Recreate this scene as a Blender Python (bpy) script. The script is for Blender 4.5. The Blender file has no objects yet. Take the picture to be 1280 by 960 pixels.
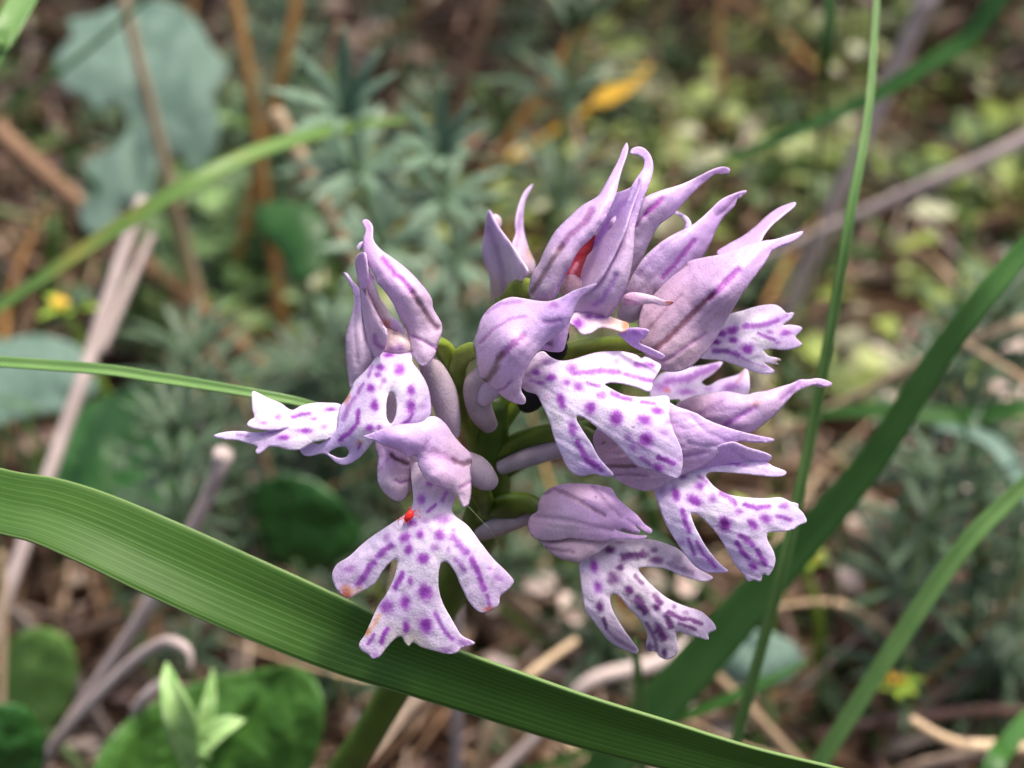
import bpy, bmesh, math, random
import numpy as np
from mathutils import Vector, Matrix, noise
from mathutils.geometry import delaunay_2d_cdt

# ------------------------------------------------------------------ camera, world, sun, exposure
scene = bpy.context.scene
COL = scene.collection
PITCH = math.radians(35)
FPX = 1280 * 50 / 36.0            # focal length in photo pixels
D0 = 0.0889                       # metres to the flower head
FWD = np.array((0, math.cos(PITCH), -math.sin(PITCH)))
UP = np.array((0, math.sin(PITCH), math.cos(PITCH)))
RIGHT = np.array((1.0, 0, 0))
CAM = np.array((0, 0, 0.13)) - FWD * D0
cd = bpy.data.cameras.new('camera'); cam = bpy.data.objects.new('camera', cd); COL.objects.link(cam)
cam.location = CAM; cam.rotation_euler = (math.pi / 2 - PITCH, 0, 0)
cd.lens = 50; cd.sensor_width = 36; cd.clip_start = 0.002; cd.clip_end = 200
cd.dof.use_dof = True; cd.dof.focus_distance = D0; cd.dof.aperture_fstop = 30
scene.camera = cam

SUN_DIR = Vector((0.24, 0.12, 0.93)).normalized()     # towards the sun
w = bpy.data.worlds.new('World'); scene.world = w; w.use_nodes = True
nt = w.node_tree; bg = nt.nodes['Background']
sky = nt.nodes.new('ShaderNodeTexSky'); sky.sky_type = 'NISHITA'; sky.sun_disc = False
sky.sun_elevation = math.asin(SUN_DIR.z); sky.sun_rotation = math.atan2(SUN_DIR.x, SUN_DIR.y)
sky.air_density = 0.7; sky.dust_density = 6.0; sky.ozone_density = 0.3
nt.links.new(sky.outputs[0], bg.inputs[0]); bg.inputs[1].default_value = 0.15
sd = bpy.data.lights.new('sun', 'SUN'); sd.energy = 2.0; sd.angle = math.radians(8); sd.color = (1, 0.95, 0.87)
sun = bpy.data.objects.new('sun', sd); COL.objects.link(sun)
sun.rotation_euler = SUN_DIR.to_track_quat('Z', 'Y').to_euler(); sun.location = (0, 0, 2)
scene.view_settings.view_transform = 'Standard'; scene.view_settings.look = 'None'
scene.view_settings.exposure = 0.9; scene.view_settings.gamma = 1
scene.cycles.use_denoising = True
scene.cycles.max_bounces = 8; scene.cycles.transmission_bounces = 4

# ------------------------------------------------------------------ helpers
def S(r, g, b):
    f = lambda c: (c / 255 / 12.92) if c / 255 < 0.04045 else ((c / 255 + 0.055) / 1.055) ** 2.4
    return np.array((f(r), f(g), f(b)))

def PW(px, py, dz):
    """photo pixel + depth in mm beyond the focus plane -> world (arrays allowed)"""
    px = np.asarray(px, float); py = np.asarray(py, float); dep = D0 + np.asarray(dz, float) * 1e-3
    x = (px - 640) / FPX * dep; y = -(py - 480) / FPX * dep
    return CAM + dep[..., None] * FWD + x[..., None] * RIGHT + y[..., None] * UP

def P(px, py, dz):
    return PW(np.array([px]), np.array([py]), np.array([dz]))[0]

def mmpx(dz):
    return (D0 + dz * 1e-3) / FPX          # metres per photo pixel at that depth

def gh(x, y):
    """height of the ground"""
    return (0.006 * math.sin(9 * x + 1.3) * math.cos(8 * y) + 0.004 * math.sin(23 * x + 11 * y)
            + 0.0025 * math.sin(57 * x - 41 * y + 1) + 0.10 * max(0.0, y - 0.42) ** 1.0 * 1.2)

def ground_hit(px, py):
    a = P(px, py, 0) - CAM; a = a / np.linalg.norm(a); t = 0.05
    while t < 3:
        p = CAM + a * t
        if p[2] < gh(p[0], p[1]): return p
        t += 0.002
    return p

def tag(o, label=None, cat=None, group=None, kind=None):
    if label: o['label'] = label
    if cat: o['category'] = cat
    if group: o['group'] = group
    if kind: o['kind'] = kind
    return o

def empty(name, loc, parent=None):
    o = bpy.data.objects.new(name, None); COL.objects.link(o); o.empty_display_size = 0.002
    o.location = loc
    if parent is not None:
        o.parent = parent
        o.location = Vector(loc) - origin(parent)
    return o

def origin(o):
    v = Vector((0, 0, 0))
    while o is not None:
        v += o.location; o = o.parent
    return v

def mesh(name, verts, faces, mat, parent=None, col=None, uv=None, thick=0, smooth=True, loc=None):
    """one mesh object; verts in world coordinates"""
    me = bpy.data.meshes.new(name)
    v = np.asarray(verts, float)
    if parent is not None: base = np.array(origin(parent))
    elif loc is not None: base = np.array(loc)
    else: base = v[np.argmin(v[:, 2])].copy()
    me.from_pydata((v - base).tolist(), [], faces)
    if smooth: me.polygons.foreach_set('use_smooth', [True] * len(me.polygons))
    if col is not None:
        at = me.color_attributes.new('Col', 'FLOAT_COLOR', 'POINT')
        c = np.ones((len(v), 4)); c[:, :3] = col
        at.data.foreach_set('color', c.ravel())
    if uv is not None:
        ul = me.uv_layers.new(name='UVMap')
        li = np.empty(len(me.loops), int); me.loops.foreach_get('vertex_index', li)
        ul.data.foreach_set('uv', np.asarray(uv)[li].ravel())
    me.materials.append(mat)
    o = bpy.data.objects.new(name, me); COL.objects.link(o)
    if parent is not None: o.parent = parent
    else: o.location = base
    if thick:
        m = o.modifiers.new('thickness', 'SOLIDIFY'); m.thickness = thick; m.offset = 0
    return o

def copy_tree(o, parent=None):
    c = o.copy(); COL.objects.link(c); c.parent = parent
    for ch in o.children: copy_tree(ch, c)
    return c

# ------------------------------------------------------------------ materials
def newmat(name):
    m = bpy.data.materials.new(name); m.use_nodes = True
    n = m.node_tree.nodes; l = m.node_tree.links
    return m, n, l, n['Principled BSDF'], n['Material Output']

def finish(m, n, l, bs, out, trans, color_socket, tint=(1, 1, 1)):
    if trans > 0:
        t = n.new('ShaderNodeBsdfTranslucent'); mx = n.new('ShaderNodeMixShader'); mx.inputs[0].default_value = trans
        tm = n.new('ShaderNodeMix'); tm.data_type = 'RGBA'; tm.blend_type = 'MULTIPLY'; tm.inputs[0].default_value = 1
        l.new(color_socket, tm.inputs[6]); tm.inputs[7].default_value = (*tint, 1)
        l.new(tm.outputs[2], t.inputs[0])
        l.new(bs.outputs[0], mx.inputs[1]); l.new(t.outputs[0], mx.inputs[2]); l.new(mx.outputs[0], out.inputs[0])

def mat_petal(name, trans=0.3, rough=0.42, bump=0.5):
    m, n, l, bs, out = newmat(name)
    at = n.new('ShaderNodeVertexColor'); at.layer_name = 'Col'
    tc = n.new('ShaderNodeTexCoord')
    vo = n.new('ShaderNodeTexVoronoi'); vo.inputs['Scale'].default_value = 6500
    no = n.new('ShaderNodeTexNoise'); no.inputs['Scale'].default_value = 2600; no.inputs['Detail'].default_value = 3
    no2 = n.new('ShaderNodeTexNoise'); no2.inputs['Scale'].default_value = 420; no2.inputs['Detail'].default_value = 3
    for t in (vo, no, no2): l.new(tc.outputs['Object'], t.inputs['Vector'])
    # cell grain and blotches in the pigment
    r1 = n.new('ShaderNodeMapRange'); r1.inputs[1].default_value = 0; r1.inputs[2].default_value = 0.8; r1.inputs[3].default_value = 1.05; r1.inputs[4].default_value = 0.86
    l.new(vo.outputs['Distance'], r1.inputs[0])
    r2 = n.new('ShaderNodeMapRange'); r2.inputs[1].default_value = 0.3; r2.inputs[2].default_value = 0.7; r2.inputs[3].default_value = 0.90; r2.inputs[4].default_value = 1.08
    l.new(no2.outputs[0], r2.inputs[0])
    mu = n.new('ShaderNodeMath'); mu.operation = 'MULTIPLY'; l.new(r1.outputs[0], mu.inputs[0]); l.new(r2.outputs[0], mu.inputs[1])
    mc = n.new('ShaderNodeVectorMath'); mc.operation = 'SCALE'; l.new(at.outputs[0], mc.inputs[0]); l.new(mu.outputs[0], mc.inputs['Scale'])
    l.new(mc.outputs[0], bs.inputs['Base Color'])
    ad = n.new('ShaderNodeMath'); ad.operation = 'SUBTRACT'; l.new(no.outputs[0], ad.inputs[0]); l.new(vo.outputs['Distance'], ad.inputs[1])
    bp = n.new('ShaderNodeBump'); bp.inputs['Strength'].default_value = bump; bp.inputs['Distance'].default_value = 0.00006
    l.new(ad.outputs[0], bp.inputs['Height']); l.new(bp.outputs[0], bs.inputs['Normal'])
    bs.inputs['Roughness'].default_value = rough
    bs.inputs['Specular IOR Level'].default_value = 0.5
    finish(m, n, l, bs, out, trans, mc.outputs[0], (1.0, 0.96, 1.0))
    return m

def mat_blade(name, c1, c2, trans=0.25, rough=0.4, stripes=26, dry=None, spec=0.4, margin=False):
    """grass and leaf blades: veins run along the UV's second axis"""
    m, n, l, bs, out = newmat(name)
    uv = n.new('ShaderNodeUVMap'); sp = n.new('ShaderNodeSeparateXYZ'); l.new(uv.outputs[0], sp.inputs[0])
    cb = n.new('ShaderNodeCombineXYZ')
    m1 = n.new('ShaderNodeMath'); m1.operation = 'MULTIPLY'; m1.inputs[1].default_value = stripes; l.new(sp.outputs[0], m1.inputs[0]); l.new(m1.outputs[0], cb.inputs[0])
    m2 = n.new('ShaderNodeMath'); m2.operation = 'MULTIPLY'; m2.inputs[1].default_value = 2.0; l.new(sp.outputs[1], m2.inputs[0]); l.new(m2.outputs[0], cb.inputs[1])
    no = n.new('ShaderNodeTexNoise'); no.inputs['Scale'].default_value = 1; no.inputs['Detail'].default_value = 5; l.new(cb.outputs[0], no.inputs['Vector'])
    tc = n.new('ShaderNodeTexCoord')
    n2 = n.new('ShaderNodeTexNoise'); n2.inputs['Scale'].default_value = 160; n2.inputs['Detail'].default_value = 4; l.new(tc.outputs['Object'], n2.inputs['Vector'])
    oi = n.new('ShaderNodeObjectInfo')
    ad = n.new('ShaderNodeMath'); ad.operation = 'ADD'; l.new(no.outputs[0], ad.inputs[0]); l.new(n2.outputs[0], ad.inputs[1])
    mr = n.new('ShaderNodeMapRange'); mr.inputs[1].default_value = 0.75; mr.inputs[2].default_value = 1.25; l.new(ad.outputs[0], mr.inputs[0])
    mx = n.new('ShaderNodeMix'); mx.data_type = 'RGBA'; l.new(mr.outputs[0], mx.inputs[0])
    kf = 1.05 if name.startswith('straw') else .74
    c1 = c1 * kf; c2 = c2 * kf
    mx.inputs[6].default_value = (*c1, 1); mx.inputs[7].default_value = (*c2, 1)
    hs = n.new('ShaderNodeHueSaturation'); l.new(mx.outputs[2], hs.inputs['Color'])
    mv = n.new('ShaderNodeMapRange'); mv.inputs[3].default_value = 0.8; mv.inputs[4].default_value = 1.2; l.new(oi.outputs['Random'], mv.inputs[0]); l.new(mv.outputs[0], hs.inputs['Value'])
    cs = hs.outputs[0]
    if dry is not None:
        n3 = n.new('ShaderNodeTexNoise'); n3.inputs['Scale'].default_value = 45; n3.inputs['Detail'].default_value = 3; l.new(tc.outputs['Object'], n3.inputs['Vector'])
        m3 = n.new('ShaderNodeMapRange'); m3.inputs[1].default_value = 0.52; m3.inputs[2].default_value = 0.7; l.new(n3.outputs[0], m3.inputs[0])
        x3 = n.new('ShaderNodeMix'); x3.data_type = 'RGBA'; l.new(m3.outputs[0], x3.inputs[0]); l.new(cs, x3.inputs[6]); x3.inputs[7].default_value = (*dry, 1)
        cs = x3.outputs[2]
    if margin:                                        # margins paled like lit edges, fine parallel veins and a few pale flecks
        ab = n.new('ShaderNodeMath'); ab.operation = 'SUBTRACT'; ab.inputs[1].default_value = .5; l.new(sp.outputs[0], ab.inputs[0])
        a2 = n.new('ShaderNodeMath'); a2.operation = 'ABSOLUTE'; l.new(ab.outputs[0], a2.inputs[0])
        mm = n.new('ShaderNodeMapRange'); mm.inputs[1].default_value = .475; mm.inputs[2].default_value = .495; mm.inputs[4].default_value = .6; l.new(a2.outputs[0], mm.inputs[0])
        wv = n.new('ShaderNodeMath'); wv.operation = 'SINE'; wm = n.new('ShaderNodeMath'); wm.operation = 'MULTIPLY'; wm.inputs[1].default_value = 75; l.new(sp.outputs[0], wm.inputs[0]); l.new(wm.outputs[0], wv.inputs[0])
        w2 = n.new('ShaderNodeMapRange'); w2.inputs[1].default_value = .8; w2.inputs[2].default_value = 1.0; w2.inputs[4].default_value = .16; l.new(wv.outputs[0], w2.inputs[0])
        vs = n.new('ShaderNodeTexVoronoi'); vs.inputs['Scale'].default_value = 900; l.new(tc.outputs['Object'], vs.inputs['Vector'])
        v2 = n.new('ShaderNodeMapRange'); v2.inputs[1].default_value = .16; v2.inputs[2].default_value = .08; v2.inputs[4].default_value = .0; l.new(vs.outputs['Distance'], v2.inputs[0])
        m_a = n.new('ShaderNodeMath'); m_a.operation = 'MAXIMUM'; l.new(mm.outputs[0], m_a.inputs[0]); l.new(w2.outputs[0], m_a.inputs[1])
        m_b = n.new('ShaderNodeMath'); m_b.operation = 'MAXIMUM'; l.new(m_a.outputs[0], m_b.inputs[0]); l.new(v2.outputs[0], m_b.inputs[1])
        mx2 = n.new('ShaderNodeMix'); mx2.data_type = 'RGBA'; l.new(m_b.outputs[0], mx2.inputs[0]); l.new(cs, mx2.inputs[6]); mx2.inputs[7].default_value = (*S(150, 176, 112), 1)
        cs = mx2.outputs[2]
    l.new(cs, bs.inputs['Base Color'])
    bp = n.new('ShaderNodeBump'); bp.inputs['Strength'].default_value = 0.3; bp.inputs['Distance'].default_value = 0.00012
    l.new(no.outputs[0], bp.inputs['Height']); l.new(bp.outputs[0], bs.inputs['Normal'])
    bs.inputs['Roughness'].default_value = rough; bs.inputs['Specular IOR Level'].default_value = spec
    finish(m, n, l, bs, out, trans, cs, (1.0, 1.1, 0.5))
    return m

def mat_plain(name, c1, c2, scale=300, rough=0.6, trans=0.0, bump=0.3, spec=0.4, vcol=False):
    m, n, l, bs, out = newmat(name)
    tc = n.new('ShaderNodeTexCoord')
    no = n.new('ShaderNodeTexNoise'); no.inputs['Scale'].default_value = scale; no.inputs['Detail'].default_value = 6; l.new(tc.outputs['Object'], no.inputs['Vector'])
    mr = n.new('ShaderNodeMapRange'); mr.inputs[1].default_value = 0.35; mr.inputs[2].default_value = 0.65; l.new(no.outputs[0], mr.inputs[0])
    mx = n.new('ShaderNodeMix'); mx.data_type = 'RGBA'; l.new(mr.outputs[0], mx.inputs[0])
    mx.inputs[6].default_value = (*c1, 1); mx.inputs[7].default_value = (*c2, 1)
    cs = mx.outputs[2]
    if vcol:
        at = n.new('ShaderNodeVertexColor'); at.layer_name = 'Col'
        mm = n.new('ShaderNodeMix'); mm.data_type = 'RGBA'; mm.blend_type = 'MULTIPLY'; mm.inputs[0].default_value = 1
        l.new(cs, mm.inputs[6]); l.new(at.outputs[0], mm.inputs[7]); cs = mm.outputs[2]
    l.new(cs, bs.inputs['Base Color'])
    bp = n.new('ShaderNodeBump'); bp.inputs['Strength'].default_value = bump; bp.inputs['Distance'].default_value = 0.3 / scale
    l.new(no.outputs[0], bp.inputs['Height']); l.new(bp.outputs[0], bs.inputs['Normal'])
    bs.inputs['Roughness'].default_value = rough; bs.inputs['Specular IOR Level'].default_value = spec
    finish(m, n, l, bs, out, trans, cs)
    return m

M = dict(
    petal=mat_petal('petal', 0.32, 0.42, 0.3),
    petal_old=mat_petal('petal_thick', 0.12, 0.5, 0.25),
    ovary=mat_petal('ovary', 0.08, 0.38, 0.25),
    blade=mat_blade('grass_fresh', S(58, 96, 32), S(72, 112, 40), 0.2, 0.5, 26, spec=.22, margin=True),
    blade_mid=mat_blade('grass_mid', S(88, 140, 66), S(108, 158, 82), 0.25, 0.5, 20, spec=.25),
    blade_dark=mat_blade('grass_dark', S(50, 96, 34), S(72, 122, 46), 0.25, 0.4, 20),
    blade_pale=mat_blade('grass_pale', S(112, 160, 84), S(150, 190, 112), 0.3, 0.4, 16),
    blade_mix=mat_blade('grass_yellowing', S(98, 138, 62), S(126, 158, 78), 0.25, 0.45, 16, dry=S(165, 150, 70)),
    straw=mat_blade('straw', S(168, 140, 110), S(205, 182, 150), 0.12, 0.6, 12, spec=0.25),
    straw_brown=mat_blade('straw_brown', S(120, 92, 72), S(160, 128, 100), 0.05, 0.65, 12, spec=0.25),
    straw_grey=mat_blade('straw_grey', S(150, 135, 130), S(190, 174, 168), 0.05, 0.65, 12, spec=0.25),
    straw_orange=mat_blade('straw_orange', S(165, 118, 66), S(190, 148, 92), 0.1, 0.55, 12, spec=0.25),
    leaf_broad=mat_blade('leaf_broad', S(70, 118, 46), S(96, 146, 62), 0.25, 0.42, 9),
    leaf_dark=mat_blade('leaf_dark', S(44, 92, 36), S(62, 114, 48), 0.2, 0.42, 9),
    leaf_grey=mat_blade('leaf_glaucous', S(96, 124, 108), S(122, 148, 132), 0.12, 0.6, 9, spec=0.25),
    leaf_light=mat_blade('leaf_light', S(112, 158, 74), S(140, 182, 96), 0.3, 0.45, 9),
    needle_light=mat_plain('needle_leaf_light', S(92, 120, 96), S(122, 146, 122), 500, 0.5, 0.15, 0.15),
    needle=mat_plain('needle_leaf', S(54, 76, 54), S(84, 106, 78), 500, 0.5, 0.15, 0.15),
    herb_stem=mat_plain('herb_stem', S(112, 138, 84), S(136, 160, 104), 300, 0.5, 0.05, 0.15),
    soil=mat_plain('soil', S(30, 23, 18), S(62, 49, 39), 120, 0.9, 0, 0.8, 0.2),
    litter=mat_plain('litter', (0.75, 0.75, 0.75), (1, 1, 1), 400, 0.75, 0.05, 0.3, 0.25, vcol=True),
    cover=mat_plain('cover_leaf', (0.8, 0.8, 0.8), (1, 1, 1), 300, 0.5, 0.25, 0.2, 0.35, vcol=True),
    yellow=mat_plain('yellow_leaf', S(206, 160, 40), S(226, 186, 70), 200, 0.6, 0.25, 0.2),
    spurge=mat_plain('spurge_green', S(140, 178, 60), S(176, 200, 80), 400, 0.5, 0.25, 0.15),
    bud=mat_plain('bud_green', S(128, 172, 92), S(176, 208, 140), 500, 0.45, 0.25, 0.2),
    mite=mat_plain('mite_red', S(196, 22, 16), S(222, 44, 28), 6000, 0.5, 0, 0.3),
    black=mat_plain('form_black', S(12, 13, 20), S(22, 24, 32), 2500, 0.4, 0, 0.2, 0.4),
    bark=mat_plain('bark', S(60, 48, 40), S(92, 76, 64), 300, 0.8, 0, 0.5, 0.2),
    silk=mat_plain('silk', S(200, 205, 170), S(220, 222, 190), 500, 0.4, 0.3, 0),
)

# ------------------------------------------------------------------ outline -> curved petal
def smooth_closed(pts, sub=5):
    p = np.asarray(pts, float); n = len(p); out = []
    for i in range(n):
        p0, p1, p2, p3 = p[i - 1], p[i], p[(i + 1) % n], p[(i + 2) % n]
        d0 = max(np.linalg.norm(p1 - p0), 1e-6) ** .5; d1 = max(np.linalg.norm(p2 - p1), 1e-6) ** .5; d2 = max(np.linalg.norm(p3 - p2), 1e-6) ** .5
        m1 = (p1 - p0) / d0 - (p2 - p0) / (d0 + d1) + (p2 - p1) / d1
        m2 = (p2 - p1) / d1 - (p3 - p1) / (d1 + d2) + (p3 - p2) / d2
        m1 *= d1; m2 *= d1
        k = max(2, min(sub, int(np.linalg.norm(p2 - p1) / 2.0) + 1))
        for j in range(k):
            t = j / k
            out.append((2 * t**3 - 3 * t**2 + 1) * p1 + (t**3 - 2 * t**2 + t) * m1 + (-2 * t**3 + 3 * t**2) * p2 + (t**3 - t**2) * m2)
    return np.array(out)

def inside(q, polys):
    r = np.zeros(len(q), bool)
    for pl in polys:
        a = pl; b = np.roll(pl, -1, 0)
        for (x0, y0), (x1, y1) in zip(a, b):
            if y0 == y1: continue
            c = ((y0 > q[:, 1]) != (y1 > q[:, 1])) & (q[:, 0] < (x1 - x0) * (q[:, 1] - y0) / (y1 - y0) + x0)
            r ^= c
    return r

def seg_dist(q, line, closed=False):
    a = np.asarray(line, float)
    if len(a) == 1: return np.linalg.norm(q - a[0], axis=1)
    b = np.roll(a, -1, 0) if closed else a[1:]
    if not closed: a = a[:-1]
    best = np.full(len(q), 1e9)
    for p0, p1 in zip(a, b):
        d = p1 - p0; L = max(d @ d, 1e-12)
        t = np.clip(((q - p0) @ d) / L, 0, 1)
        best = np.minimum(best, np.linalg.norm(q - p0 - t[:, None] * d, axis=1))
    return best

def tps(ctrl, q):
    c = np.asarray(ctrl, float)
    if len(c) == 1: return np.full(len(q), c[0, 2])
    if len(c) == 2:
        d = c[1, :2] - c[0, :2]; t = np.clip(((q - c[0, :2]) @ d) / (d @ d), -0.2, 1.2)
        return c[0, 2] + t * (c[1, 2] - c[0, 2])
    xy = c[:, :2] / 100.0; n = len(c)
    def U(r2): return np.where(r2 > 1e-12, r2 * np.log(np.maximum(r2, 1e-12)), 0)
    K = U(((xy[:, None] - xy[None]) ** 2).sum(2)) + np.eye(n) * (1e-3 if n > 3 else 1e-6)
    Pm = np.hstack([np.ones((n, 1)), xy]); A = np.zeros((n + 3, n + 3)); A[:n, :n] = K; A[:n, n:] = Pm; A[n:, :n] = Pm.T
    s = np.linalg.lstsq(A, np.concatenate([c[:, 2], np.zeros(3)]), rcond=None)[0]
    qq = q / 100.0
    return U(((qq[:, None] - xy[None]) ** 2).sum(2)) @ s[:n] + s[n] + qq @ s[n + 1:]

def vnoise(q, f, seed=0.0):
    return np.array([noise.noise(Vector((x * f + seed, y * f - seed, seed * 1.7))) for x, y in q])

def axial(q):
    """coordinates along and across a petal's long axis"""
    c = q - q.mean(0); w_, v = np.linalg.eigh(c.T @ c); return np.stack([c @ v[:, 1], c @ v[:, 0]], 1)

def sstep(a, b, x):
    t = np.clip((x - a) / (b - a), 0, 1); return t * t * (3 - 2 * t)

def patch(outline, depth, dome=0.0, holes=(), res=2.6, wob=0.12, seed=1.0, sub=5, ridge=.0):
    """returns pixel coords, depth (mm), triangles, edge distance"""
    loops = [smooth_closed(outline, sub)] + [smooth_closed(h, 4) for h in holes]
    vs = []; es = []
    for lp in loops:
        b = len(vs); vs += lp.tolist(); es += [(b + i, b + (i + 1) % len(lp)) for i in range(len(lp))]
    nb = len(vs)
    lo = loops[0].min(0); hi = loops[0].max(0)
    rows = []
    y = lo[1]; k = 0
    while y < hi[1]:
        xs = np.arange(lo[0] + (k % 2) * res / 2, hi[0], res); rows.append(np.stack([xs, np.full(len(xs), y)], 1)); y += res * .87; k += 1
    g = np.concatenate(rows)
    g = g[inside(g, loops)]
    dd = np.full(len(g), 1e9)
    for lp in loops: dd = np.minimum(dd, seg_dist(g, lp, True))
    g = g[dd > res * .55]
    allp = vs + g.tolist()
    v2, e2, f2, *_ = delaunay_2d_cdt([Vector(p) for p in allp], es, [], 0, 1e-5)
    q = np.array([(v.x, v.y) for v in v2]); f = np.array([t for t in f2 if len(t) == 3])
    f = f[inside(q[f].mean(1), loops)]
    used = np.unique(f); remap = np.full(len(q), -1); remap[used] = np.arange(len(used)); q = q[used]; f = remap[f]
    ed = np.full(len(q), 1e9)
    for lp in loops: ed = np.minimum(ed, seg_dist(q, lp, True))
    # smooth dome from the edge distance
    h = ed.copy(); E = np.concatenate([f[:, [0, 1]], f[:, [1, 2]], f[:, [2, 0]]])
    cnt = np.bincount(E[:, 0], minlength=len(q)) + np.bincount(E[:, 1], minlength=len(q))
    bnd = ed < 0.3
    for _ in range(50):
        s = np.bincount(E[:, 0], h[E[:, 1]], len(q)) + np.bincount(E[:, 1], h[E[:, 0]], len(q))
        h = np.where(bnd, 0, 0.5 * h + 0.5 * s / np.maximum(cnt, 1))
    R = max(h.max(), 1e-6); u = np.clip(h / R, 0, 1)
    d = tps(depth, q) - dome * u * (2 - u) * .62
    if wob: d = d + wob * vnoise(q, 0.03, seed) + wob * .4 * vnoise(q, 0.09, seed + 5)
    if ridge: d = d + ridge * vnoise(axial(q) * np.array((.018, .15)), 1.0, seed + 9)
    return q, d, f, ed

SPOT = S(158, 4, 184); SPOT_D = S(108, 0, 140); WHITE = S(246, 238, 250); LILAC = S(214, 186, 232)
VEIN = S(164, 70, 172); BROWN = S(116, 66, 84); DRY = S(214, 132, 84); CREAM = S(232, 212, 196)

def pigment(q, ed, base, marks, seed=3.0, rim=0.35, rimcol=None, lift=.82):
    """base = [(x,y,rgb)...]; marks = (kind, colour, strength, data...)"""
    b = np.array([[x, y] for x, y, _ in base], float); c = np.array([k for *_, k in base])
    wgt = 1 / (((q[:, None] - b[None]) ** 2).sum(2) + 60) ; wgt = wgt ** 1.3; wgt /= wgt.sum(1, keepdims=True)
    col = (1 - (1 - wgt @ c) * lift) * (np.array((1.0, .965, 1.0)) if lift < .85 else np.array((1.03, .93, 1.01)))
    col = col * (1 + .09 * vnoise(axial(q) * np.array((.02, .22)), 1.0, seed + 4))[:, None]
    n1 = vnoise(q, 0.16, seed); n2 = vnoise(q, 0.5, seed + 2)
    col = col * (1 + 0.06 * vnoise(q, 0.05, seed + 7))[:, None]
    if rim:
        rc = rimcol if rimcol is not None else S(240, 226, 246)
        t = rim * np.exp(-(ed / 2.2) ** 2); col = col * (1 - t[:, None]) + t[:, None] * rc
    for mk in marks:
        kind, colr, st = mk[:3]
        if kind == 'e':                                   # ellipse x,y,rx,ry,angle
            x, y, rx, ry = mk[3:7]; a = math.radians(mk[7]) if len(mk) > 7 else 0
            dx = q[:, 0] - x; dy = q[:, 1] - y
            u = (dx * math.cos(a) + dy * math.sin(a)) / rx; v = (-dx * math.sin(a) + dy * math.cos(a)) / ry
            r = np.sqrt(u * u + v * v) + 0.2 * n1 + 0.2 * n2 - .08
        else:                                             # stroke, width
            ln, wd = mk[3], mk[4]
            r = seg_dist(q, np.asarray(ln, float)) / (wd * .5) + 0.4 * n1 + 0.3 * n2 - .1
        m = st * (1 - sstep(0.3, 1.35, r))
        cc = np.asarray(colr)
        col = col * (1 - m[:, None]) + m[:, None] * cc
        if kind in ('e', 's') and colr is SPOT:
            m2 = 0.55 * st * (1 - sstep(0.0, 0.75, r)); col = col * (1 - m2[:, None]) + m2[:, None] * SPOT_D
            m3 = 0.16 * st * (1 - sstep(1.0, 2.4, r)); col = col * (1 - m3[:, None]) + m3[:, None] * S(206, 150, 230)
    return np.clip(col, 0.004, 0.95)

def petal(name, parent, patches, mat=None, thick=0.0001):
    """patches: list of dicts(outline, depth, dome, holes, base, marks, grooves)"""
    V = []; F = []; C = []; n = 0
    for i, p in enumerate(patches):
        q, d, f, ed = patch(p['o'], p['d'], p.get('dome', 0), p.get('holes', ()), p.get('res', 2.4), p.get('wob', 0.12), p.get('seed', 1.0 + i * 3.1 + p['o'][0][0] * .01), p.get('sub', 5), p.get('ridge', .045))
        for ln, wd, dep in p.get('grooves', ()):
            r = seg_dist(q, np.asarray(ln, float)); d = d + dep * np.exp(-(r / wd) ** 2)
        V.append(PW(q[:, 0], q[:, 1], d)); F.append(f + n); n += len(q)
        C.append(pigment(q, ed, p['base'], p.get('marks', ()), p.get('seed', 3.0) + i, p.get('rim', 0.35), p.get('rimcol'), p.get('lift', .82)))
    return mesh(name, np.concatenate(V), np.concatenate(F).tolist(), mat or M['petal'], parent, col=np.concatenate(C), thick=thick)

def zc(x0, y0, s):
    """zoomed crop coordinates -> photo pixels"""
    def pt(x, y): return (x0 + x / s, y0 + y / s)
    def e(x, y, rx, ry, a=0, st=0.95, c=None): return ('e', SPOT if c is None else c, st, x0 + x / s, y0 + y / s, rx / s, ry / s, a)
    def st(pts, wd, st_=0.9, c=None): return ('s', SPOT if c is None else c, st_, [pt(*p) for p in pts], wd / s)
    def pl(pts): return [pt(*p) for p in pts]
    return e, st, pl

def spline(pts, k=10):
    p = np.asarray(pts, float); n = len(p)
    if n < 3: return np.array([p[0] + (p[-1] - p[0]) * t for t in np.linspace(0, 1, k + 1)])
    out = []
    for i in range(n - 1):
        p0 = p[max(i - 1, 0)]; p1 = p[i]; p2 = p[i + 1]; p3 = p[min(i + 2, n - 1)]
        for j in range(k):
            t = j / k
            out.append(0.5 * ((2 * p1) + (-p0 + p2) * t + (2 * p0 - 5 * p1 + 4 * p2 - p3) * t * t + (-p0 + 3 * p1 - 3 * p2 + p3) * t**3))
    out.append(p[-1]); return np.array(out)

def frames(c):
    t = np.gradient(c, axis=0); t /= np.maximum(np.linalg.norm(t, axis=1, keepdims=True), 1e-12)
    return t

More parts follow.
